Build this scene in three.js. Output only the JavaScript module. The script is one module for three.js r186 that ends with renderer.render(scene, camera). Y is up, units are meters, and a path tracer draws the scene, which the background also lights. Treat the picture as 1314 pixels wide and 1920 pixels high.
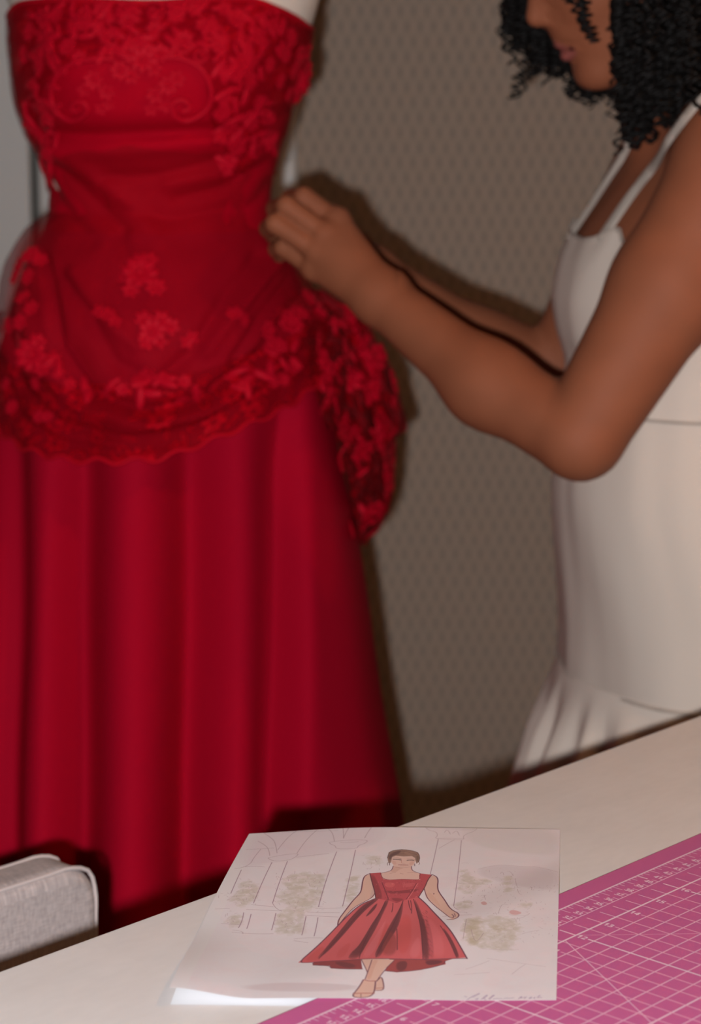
import * as THREE from 'three';
import { mergeGeometries, mergeVertices } from 'three/addons/utils/BufferGeometryUtils.js';
import { RoundedBoxGeometry } from 'three/addons/geometries/RoundedBoxGeometry.js';
import { ImprovedNoise } from 'three/addons/math/ImprovedNoise.js';

// ---------- camera, light, exposure ----------
const scene = new THREE.Scene();
scene.background = new THREE.Color(0x000000);
const F = 4250, TILT = 0.1978, TABLE_Y = 0.86, EYE = TABLE_Y + 0.4923;   // focal length in pixels of a 1920 px high frame, tilt down, eye height
const camera = new THREE.PerspectiveCamera(2 * Math.atan(960 / F) * 180 / Math.PI, 1314 / 1920, 0.05, 30);
camera.position.set(0, EYE, 0);
camera.rotation.x = -TILT;
camera.focus = 1.36;
camera.userData.fStop = 8.2;
const renderer = new THREE.WebGLRenderer({ antialias: true });
renderer.toneMapping = THREE.LinearToneMapping;
renderer.toneMappingExposure = 1.0;
renderer.shadowMap.enabled = true;
const FLASH = new THREE.Vector3(-0.046, EYE - 0.044, 0.02);               // flash head just left of and below the lens
const FLASH_CD = 9.6, FLASH_COLOR = new THREE.Color(1.0, 0.99, 1.0);
const flashLight = new THREE.SpotLight(FLASH_COLOR, FLASH_CD, 0, 0.75, 0.5, 2);
flashLight.name = 'flash_light';
flashLight.position.copy(FLASH);
flashLight.target.position.set(-0.046, EYE - 0.044 - 2 * Math.tan(TILT), -2);
flashLight.castShadow = true; flashLight.shadow.radius = 0.6; flashLight.shadow.mapSize.set(2048, 2048);
scene.add(flashLight, flashLight.target);
const LAMP = new THREE.Vector3(1.0, 2.25, -1.35), LAMP_CD = 1.0, LAMP_COLOR = new THREE.Color(1.0, 0.56, 0.27);

// ---------- helpers ----------
const mulberry = (a) => () => { a |= 0; a = a + 0x6D2B79F5 | 0; let t = Math.imul(a ^ a >>> 15, 1 | a); t = t + Math.imul(t ^ t >>> 7, 61 | t) ^ t; return ((t ^ t >>> 14) >>> 0) / 4294967296; };
const V = (x, y, z) => new THREE.Vector3(x, y, z);
const CS = Math.cos(TILT), SN = Math.sin(TILT);
function ray(px, py) { const u = px - 657, v = 960 - py; return V(u, v * CS - F * SN, -(F * CS + v * SN)); }
function at(px, py, d) { const r = ray(px, py); return r.multiplyScalar(d / -r.z).add(camera.position); }   // the point that stands d metres away
const noise = new ImprovedNoise();
const nz = (x, y, z = 0) => noise.noise(x, y, z);
const clamp = (x, a, b) => Math.min(b, Math.max(a, x));
const sstep = (a, b, x) => { const t = clamp((x - a) / (b - a), 0, 1); return t * t * (3 - 2 * t); };
const lerp = (a, b, t) => a + (b - a) * t;
function curve(rows, x, c) {                                              // smooth table look-up on rows sorted by their first entry
  const n = rows.length;
  if (x <= rows[0][0]) return rows[0][c];
  if (x >= rows[n - 1][0]) return rows[n - 1][c];
  let i = 0; while (x > rows[i + 1][0]) i++;
  const x0 = rows[i][0], x1 = rows[i + 1][0], y0 = rows[i][c], y1 = rows[i + 1][c], h = x1 - x0, t = (x - x0) / h;
  const s = (y1 - y0) / h, sl = i ? (y0 - rows[i - 1][c]) / (x0 - rows[i - 1][0]) : s, sr = i < n - 2 ? (rows[i + 2][c] - y1) / (rows[i + 2][0] - x1) : s;
  const m = (a, b) => a * b <= 0 ? 0 : 2 * a * b / (a + b), m0 = m(sl, s), m1 = m(s, sr), t2 = t * t, t3 = t2 * t;
  return y0 * (2 * t3 - 3 * t2 + 1) + m0 * h * (t3 - 2 * t2 + t) + y1 * (3 * t2 - 2 * t3) + m1 * h * (t3 - t2);
}
function surf(nu, nv, fn, { wrap = false, uv = [1, 1] } = {}) {           // a sheet over u, v in 0..1; uv gives its size in metres
  const g = new THREE.BufferGeometry(), p = [], t = [], ix = [];
  for (let j = 0; j <= nv; j++) for (let i = 0; i <= nu; i++) { const q = fn(i / nu, j / nv); p.push(q.x, q.y, q.z); t.push(i / nu * uv[0], j / nv * uv[1]); }
  for (let j = 0; j < nv; j++) for (let i = 0; i < nu; i++) { const a = j * (nu + 1) + i, b = a + 1, c = a + nu + 1, d = c + 1; ix.push(a, c, b, b, c, d); }
  g.setAttribute('position', new THREE.Float32BufferAttribute(p, 3)); g.setAttribute('uv', new THREE.Float32BufferAttribute(t, 2)); g.setIndex(ix); g.computeVertexNormals();
  if (wrap) { const n = g.attributes.normal; for (let j = 0; j <= nv; j++) { const a = j * (nu + 1), b = a + nu, v = V(n.getX(a) + n.getX(b), n.getY(a) + n.getY(b), n.getZ(a) + n.getZ(b)).normalize(); n.setXYZ(a, v.x, v.y, v.z); n.setXYZ(b, v.x, v.y, v.z); } }
  return g;
}
function tube(pts, r, seg = 32, sides = 8, closed = false) { return new THREE.TubeGeometry(new THREE.CatmullRomCurve3(pts, closed, 'centripetal'), seg, r, sides, closed); }
function ball(p, r, s = [1, 1, 1], w = 12, h = 8) { const g = new THREE.SphereGeometry(r, w, h); g.scale(...s); g.translate(p.x, p.y, p.z); return g; }
function rbox(w, h, d, r, x, y, z, seg = 3) { const g = new RoundedBoxGeometry(w, h, d, seg, r); g.translate(x, y, z); return g; }
function merge(list) { return list.length === 1 ? list[0] : mergeGeometries(list.map((g) => { const n = g.index ? g.toNonIndexed() : g; for (const k of Object.keys(n.attributes)) if (!['position', 'normal', 'uv'].includes(k)) n.deleteAttribute(k); return n; })); }
function part(name, geo, mat, parent) { const m = new THREE.Mesh(Array.isArray(geo) ? merge(geo) : geo, mat); m.name = name; parent.add(m); return m; }
function thing(name, label, category, pos = [0, 0, 0], turn = 0) { const g = new THREE.Group(); g.name = name; g.position.set(...pos); g.rotation.y = turn; g.userData = { label, category }; scene.add(g); return g; }
function struct(name, geo, mat, label) { const m = part(name, geo, mat, scene); m.userData = { kind: 'structure', label }; return m; }
const caster = new THREE.Raycaster();
function hit(px, py, meshes) { caster.set(camera.position, ray(px, py).normalize()); const h = caster.intersectObjects(meshes, false)[0]; if (!h) return null; const n = h.normal ?? h.face.normal; return { p: h.point.clone(), n: n.clone().multiplyScalar(n.dot(caster.ray.direction) > 0 ? -1 : 1) }; }
const std = (o) => new THREE.MeshStandardMaterial({ side: THREE.DoubleSide, ...o });
const phys = (o) => new THREE.MeshPhysicalMaterial({ side: THREE.DoubleSide, ...o });
function canvasTex(w, h, draw, srgb = true) { const c = document.createElement('canvas'); c.width = w; c.height = h; draw(c.getContext('2d'), w, h); const t = new THREE.CanvasTexture(c); if (srgb) t.colorSpace = THREE.SRGBColorSpace; t.wrapS = t.wrapT = THREE.RepeatWrapping; return t; }
function dataTex(n, fn, srgb) { const d = new Uint8Array(n * n * 4); for (let y = 0; y < n; y++) for (let x = 0; x < n; x++) { const c = fn(x, y), k = (y * n + x) * 4; d[k] = c[0]; d[k + 1] = c[1]; d[k + 2] = c[2]; d[k + 3] = 255; } const t = new THREE.DataTexture(d, n, n); t.magFilter = THREE.LinearFilter; t.minFilter = THREE.LinearFilter; t.wrapS = t.wrapT = THREE.RepeatWrapping; if (srgb) t.colorSpace = THREE.SRGBColorSpace; t.needsUpdate = true; return t; }
function repeat(t, x, y) { const c = t.clone(); c.repeat.set(x, y); c.needsUpdate = true; return c; }
const weave = dataTex(256, (x, y) => { const a = (x >> 2) + (y >> 2), k = (a % 2 ? 150 : 90) + 60 * (Math.abs(Math.sin(x * 0.785)) - 0.5) * (a % 2 ? 1 : 0) + 50 * nz(x * 0.13, y * 0.13, 3.3); return [k, k, k].map((q) => clamp(q, 0, 255)); });
const grain = dataTex(256, (x, y) => { const k = 128 + 90 * nz(x * 0.31, y * 0.31, 1.7) + 60 * nz(x * 0.09, y * 0.09, 9.1); return [k, k, k].map((q) => clamp(q, 0, 255)); });
// ---------- the room ----------
const WALL_Z = -3.4, RX0 = -2.3, RX1 = 2.2, RZ1 = 1.9, CEIL = 2.6;
const paperMap = canvasTex(512, 576, (g, w, h) => {                    // wallpaper print: four columns and rows of a staggered drop motif
  g.fillStyle = '#9e8e80'; g.fillRect(0, 0, w, h);
  const s = w / 4, r = h / 4;
  for (let j = -1; j < 5; j++) for (let i = -1; i < 5; i++) {
    const x = (i + (j & 1 ? 0.5 : 0)) * s + s / 4, y = j * r + r / 2;
    g.fillStyle = 'rgb(171,150,135)'; g.beginPath(); g.ellipse(x + s / 2, y, s * 0.16, r * 0.46, 0, 0, 7); g.fill();
    g.fillStyle = 'rgb(148,135,124)'; g.beginPath(); g.ellipse(x, y, s * 0.25, r * 0.34, 0, 0, 7); g.fill();
    g.fillStyle = 'rgb(137,126,117)'; g.beginPath(); g.ellipse(x, y, s * 0.12, r * 0.2, 0, 0, 7); g.fill();
  }
});
const mWallpaper = std({ map: repeat(paperMap, 1 / 0.078, 1 / 0.088), roughness: 0.85, bumpMap: repeat(grain, 4, 4), bumpScale: 0.0003 });
const mPlain = std({ color: 0xb5a596, roughness: 0.9 }), mCeil = std({ color: 0xd8d2c8, roughness: 0.95 });
const mFloor = std({ color: 0x7a5a40, roughness: 0.5, bumpMap: repeat(grain, 3, 3), bumpScale: 0.0006 });
const mDoor = phys({ color: 0xcac7c4, roughness: 0.45, clearcoat: 0.2 });
const meter = (g, sx, sy) => { const u = g.attributes.uv; for (let i = 0; i < u.count; i++) u.setXY(i, u.getX(i) * sx, u.getY(i) * sy); return g; };
const DOOR_R = at(556, 290, 3.36).x, DOOR_W = 1.02, DOOR_H = 2.08, DX0 = DOOR_R - DOOR_W;    // outer edges of the door frame
{
  const bw = (x0, x1, y0, y1) => { const g = new THREE.BoxGeometry(x1 - x0, y1 - y0, 0.12); const u = g.attributes.uv; const p = g.attributes.position; g.translate((x0 + x1) / 2, (y0 + y1) / 2, WALL_Z - 0.06); for (let i = 0; i < u.count; i++) u.setXY(i, p.getX(i), p.getY(i)); return g; };
  struct('wall_back', [bw(RX0 - 0.1, DX0, 0, CEIL), bw(DOOR_R, RX1 + 0.1, 0, CEIL), bw(DX0, DOOR_R, DOOR_H, CEIL)], mWallpaper, 'taupe wallpapered wall with a small staggered motif');
  struct('wall_left', rbox(0.12, CEIL, RZ1 - WALL_Z + 0.4, 0.002, RX0 - 0.06, CEIL / 2, (RZ1 + WALL_Z) / 2, 1), mPlain, 'plain beige side wall');
  struct('wall_right', rbox(0.12, CEIL, RZ1 - WALL_Z + 0.4, 0.002, RX1 + 0.06, CEIL / 2, (RZ1 + WALL_Z) / 2, 1), mPlain, 'plain beige side wall');
  struct('wall_front', rbox(RX1 - RX0 + 0.3, CEIL, 0.12, 0.002, (RX0 + RX1) / 2, CEIL / 2, RZ1 + 0.06, 1), mPlain, 'plain beige wall behind the photographer');
  struct('floor', meter(rbox(RX1 - RX0 + 0.3, 0.1, RZ1 - WALL_Z + 0.4, 0.002, (RX0 + RX1) / 2, -0.05, (RZ1 + WALL_Z) / 2, 1), 4, 5), mFloor, 'brown wooden floor');
  struct('ceiling', rbox(RX1 - RX0 + 0.3, 0.1, RZ1 - WALL_Z + 0.4, 0.002, (RX0 + RX1) / 2, CEIL + 0.05, (RZ1 + WALL_Z) / 2, 1), mCeil, 'off-white ceiling');
  // the white door behind the dress form
  const door = new THREE.Group(); door.name = 'door_1'; door.userData = { kind: 'structure', label: 'white panelled door behind the red dress' }; scene.add(door);
  const fw = 0.075, leafL = DX0 + fw, leafR = DOOR_R - fw;
  part('frame', [rbox(fw, DOOR_H, 0.1, 0.008, DOOR_R - fw / 2, DOOR_H / 2, WALL_Z), rbox(fw, DOOR_H, 0.1, 0.008, DX0 + fw / 2, DOOR_H / 2, WALL_Z), rbox(DOOR_W, fw, 0.1, 0.008, (DX0 + DOOR_R) / 2, DOOR_H - fw / 2, WALL_Z)], mDoor, door);
  part('architrave', [rbox(0.02, DOOR_H, 0.02, 0.008, DOOR_R - 0.03, DOOR_H / 2, WALL_Z + 0.055), rbox(0.02, DOOR_H, 0.02, 0.008, DX0 + 0.03, DOOR_H / 2, WALL_Z + 0.055)], mDoor, door);
  const gx = at(62, 340, 3.4).x, gw = 0.011;                                // shadow gap between two leaves
  const leaf = (x0, x1) => { const l = part('leaf', rbox(x1 - x0, DOOR_H - fw, 0.04, 0.006, (x0 + x1) / 2, (DOOR_H - fw) / 2, WALL_Z - 0.03), mDoor, door); const w = x1 - x0 - 0.12; if (w > 0.1) for (const [y, h] of [[0.6, 0.8], [1.52, 0.8]]) part('panel', rbox(w, h, 0.012, 0.005, (x0 + x1) / 2, y, WALL_Z - 0.008), mDoor, l); return l; };
  const l1 = leaf(leafL, gx - gw / 2), l2 = leaf(gx + gw / 2, leafR);
  part('handle', [tube([V(gx + 0.06, 1.02, WALL_Z - 0.01), V(gx + 0.06, 1.02, WALL_Z + 0.04), V(gx + 0.15, 1.02, WALL_Z + 0.045)], 0.008, 16, 8)], std({ color: 0x999999, metalness: 1, roughness: 0.3 }), l2);
  part('backing', rbox(DOOR_W, DOOR_H, 0.03, 0.004, (DX0 + DOOR_R) / 2, DOOR_H / 2, WALL_Z - 0.09), std({ color: 0x6c6a64, roughness: 0.8 }), door);
  // baseboard along the wallpapered wall
  struct('baseboard_back', rbox(RX1 - DOOR_R, 0.09, 0.015, 0.005, (RX1 + DOOR_R) / 2, 0.045, WALL_Z + 0.0085), mDoor, 'white baseboard under the wallpaper');
}
// warm pendant lamp of the room, above the frame
{
  const lamp = thing('pendant_lamp', 'small warm pendant lamp hanging above the work table', 'lamp', [LAMP.x, LAMP.y, LAMP.z]);
  const shade = new THREE.LatheGeometry([[0.035, 0.16], [0.05, 0.15], [0.12, 0.05], [0.15, -0.02], [0.147, -0.02], [0.117, 0.05], [0.048, 0.146]].map(([x, y]) => new THREE.Vector2(x, y)), 48);
  part('shade', shade, phys({ color: 0xe8d8bc, roughness: 0.9, transmission: 0.5, thickness: 0 }), lamp);
  part('bulb', ball(V(0, 0.04, 0), 0.032, [1, 1.15, 1], 20, 14), std({ color: 0xffe0b0, emissive: LAMP_COLOR, emissiveIntensity: 6 }), lamp);
  part('cord', tube([V(0, 0.15, 0), V(0, 0.28, 0), V(0, CEIL - LAMP.y - 0.01, 0)], 0.003, 8, 6), std({ color: 0x222222 }), lamp);
  part('canopy', new THREE.CylinderGeometry(0.05, 0.055, 0.025, 32).translate(0, CEIL - LAMP.y - 0.0125, 0), std({ color: 0xdddddd, roughness: 0.4 }), lamp);
  const pl = new THREE.PointLight(LAMP_COLOR, LAMP_CD, 0, 2); pl.name = 'pendant_light'; pl.position.set(0, 0.04, 0); pl.castShadow = true; pl.shadow.radius = 1.6; lamp.add(pl);
}
// the flash the picture is lit by: a flash head on a stand, beside the camera
{
  const st = thing('flash_stand', 'black stand with a camera flash head beside the photographer', 'flash', [FLASH.x, 0, FLASH.z + 0.06]);
  const blk = std({ color: 0x151515, roughness: 0.5 }), y = FLASH.y;
  part('flash_head', rbox(0.075, 0.05, 0.09, 0.006, 0, y, 0), blk, st);
  part('flash_window', rbox(0.06, 0.036, 0.006, 0.002, 0, y, -0.046), std({ color: 0xffffff, emissive: 0xffffff, emissiveIntensity: 1.5 }), st);
  part('pole', new THREE.CylinderGeometry(0.009, 0.012, y - 0.1, 20).translate(0, 0.08 + (y - 0.1) / 2, 0), blk, st);
  for (let k = 0; k < 3; k++) { const a = k * 2.094 + 0.4; part('leg', tube([V(0, 0.45, 0), V(Math.sin(a) * 0.14, 0.24, Math.cos(a) * 0.14), V(Math.sin(a) * 0.28, 0.012, Math.cos(a) * 0.28)], 0.008, 16, 8), blk, st); }
}

// ---------- the work table and what lies on it ----------
const PHI = 0.74964, ALONG = V(Math.sin(PHI), 0, -Math.cos(PHI)), INTO = V(Math.cos(PHI), 0, Math.sin(PHI)), M0 = V(0.12812, TABLE_Y, -1.21604), INCH = 0.0254;
const onTable = (a, c, y = 0) => M0.clone().addScaledVector(ALONG, (a - 12) * INCH).addScaledVector(INTO, c * INCH).setY(TABLE_Y + y);   // a, c in inches on the mat's rulers
const TURN = Math.PI / 2 - PHI;                                              // turns local +x into ALONG, local +z into INTO
const speckle = dataTex(256, (x, y) => { const k = 244 + 3 * nz(x * 0.2, y * 0.2, 5.1) + 4 * nz(x * 0.05, y * 0.05, 2.2); return [k, k - 2, k - 3].map((q) => clamp(q, 0, 255)); }, true);
{
  const L = 1.9, W = 0.8, c = onTable(17, -8.1 + W / 2 / INCH);
  const tb = thing('work_table', 'large white laminate work table across the foreground', 'table', [c.x, 0, c.z], TURN);
  const m = phys({ map: repeat(speckle, 3, 3), color: 0xe3e0df, roughness: 0.42, clearcoat: 0.15, clearcoatRoughness: 0.4 });
  part('table_top', rbox(L, 0.032, W, 0.0025, 0, TABLE_Y - 0.016, 0), m, tb);
  const leg = std({ color: 0xc9c4bd, roughness: 0.5 });
  for (const [x, z] of [[-1, -1], [-1, 1], [1, -1], [1, 1]]) part('leg', rbox(0.05, TABLE_Y - 0.032, 0.05, 0.004, x * (L / 2 - 0.12), (TABLE_Y - 0.032) / 2, z * (W / 2 - 0.07)), leg, tb);
  for (const z of [-1, 1]) part('apron', rbox(L - 0.3, 0.06, 0.02, 0.003, 0, TABLE_Y - 0.062, z * (W / 2 - 0.07)), leg, tb);
}
{ // pink cutting mat, ruled in inches with a centimetre scale in the border
  const A0 = -1.87, A1 = 24.9, C0 = -1.87, C1 = 18.87, PW = 2048, PH = Math.round(PW * (C1 - C0) / (A1 - A0)), s = PW / (A1 - A0);
  const map = canvasTex(PW, PH, (g) => {
    g.fillStyle = '#bd5b8e'; g.fillRect(0, 0, PW, PH);
    const X = (a) => (a - A0) * s, Y = (c) => (c - C0) * s;
    const ln = (a0, c0, a1, c1, w, col) => { g.strokeStyle = col; g.lineWidth = w * s; g.beginPath(); g.moveTo(X(a0), Y(c0)); g.lineTo(X(a1), Y(c1)); g.stroke(); };
    const thin = '#da9fb6', mid = '#dcb3c6', bold = '#dfc4d0', AE = 23, CE = 17;
    for (let k = 1; k < 34; k++) { const c = k / 2, b = c % 4 === 0; ln(0, c, AE, c, b ? 0.046 : 0.032, b ? bold : mid); }
    for (let k = 0; k <= 46; k++) { const a = k / 2, b = a % 4 === 0, whole = a % 1 === 0; ln(a, -0.46, a, 0, b ? 0.042 : 0.03, b ? bold : mid); ln(a, whole ? 0.34 : 0, a, CE, b ? 0.05 : 0.036, b ? bold : thin); ln(a, CE, a, CE + 0.46, 0.022, mid); }
    ln(0, 0, AE, 0, 0.052, bold); ln(0, CE, AE, CE, 0.052, bold); ln(0, 0, 0, CE, 0.052, bold); ln(AE, 0, AE, CE, 0.052, bold);
    ln(12, 0, 23, 11, 0.02, thin); ln(11.6, 0, 11.6 - CE / 1.732, CE, 0.026, mid); ln(0, 5, 12, 17, 0.02, thin);
    ln(-1.22, -1.22, AE + 1, -1.22, 0.05, bold); ln(-0.613, -0.613, AE + 0.4, -0.613, 0.028, mid); ln(-1.22, -1.22, -1.22, CE + 1.2, 0.04, bold); ln(-0.613, -0.613, -0.613, CE + 0.6, 0.022, mid);
    for (let k = 0; k <= 23 * 8; k++) { const a = k / 8, len = k % 32 === 0 ? 0.31 : k % 4 === 0 ? 0.3 : k % 2 === 0 ? 0.19 : 0.09; ln(a, -1.22, a, -1.22 + len, k % 32 === 0 ? 0.044 : 0.026, k % 32 === 0 ? bold : mid); if (a < 17) ln(-1.22, a, -1.22 + len, a, 0.026, mid); }
    g.fillStyle = bold; g.textAlign = 'center'; g.textBaseline = 'middle';
    const txt = (t, a, c, h, st = 1) => { g.save(); g.translate(X(a), Y(c)); g.rotate(Math.PI / 2); g.scale(st, 1); g.font = `bold ${h * s}px sans-serif`; g.fillText(t, 0, 0); g.restore(); };
    for (let n = 1; n < 59; n++) { const a = (n + 0.3) / 2.54; if (a > 23) break; txt(String(n), a, -0.79, 0.2); ln(a - 0.06, -0.69, a - 0.06, -0.613, 0.026, mid); ln((n + 0.7) / 2.54, -0.79, (n + 0.7) / 2.54, -0.613, 0.026, mid); }
    for (let n = 1; n < 23; n++) txt(String(n), n, 0.17, 0.24);
  });
  const g = rbox((A1 - A0) * INCH, 0.003, (C1 - C0) * INCH, 0.0012, 0, 0.0015, 0, 2), p = g.attributes.position, u = g.attributes.uv;
  const hw = (A1 - A0) * INCH / 2, hd = (C1 - C0) * INCH / 2;
  for (let i = 0; i < p.count; i++) u.setXY(i, (p.getX(i) + hw) / (2 * hw), 1 - (p.getZ(i) + hd) / (2 * hd));
  const c = onTable((A0 + A1) / 2, (C0 + C1) / 2);
  const m = part('cutting_mat', g, std({ map, roughness: 0.62, bumpMap: repeat(grain, 30, 24), bumpScale: 0.0001 }), scene);
  m.position.set(c.x, TABLE_Y + 0.0002, c.z); m.rotation.y = TURN;
  m.userData = { label: 'pink cutting mat with white ruler grid on the white table', category: 'mat' };
}
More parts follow.
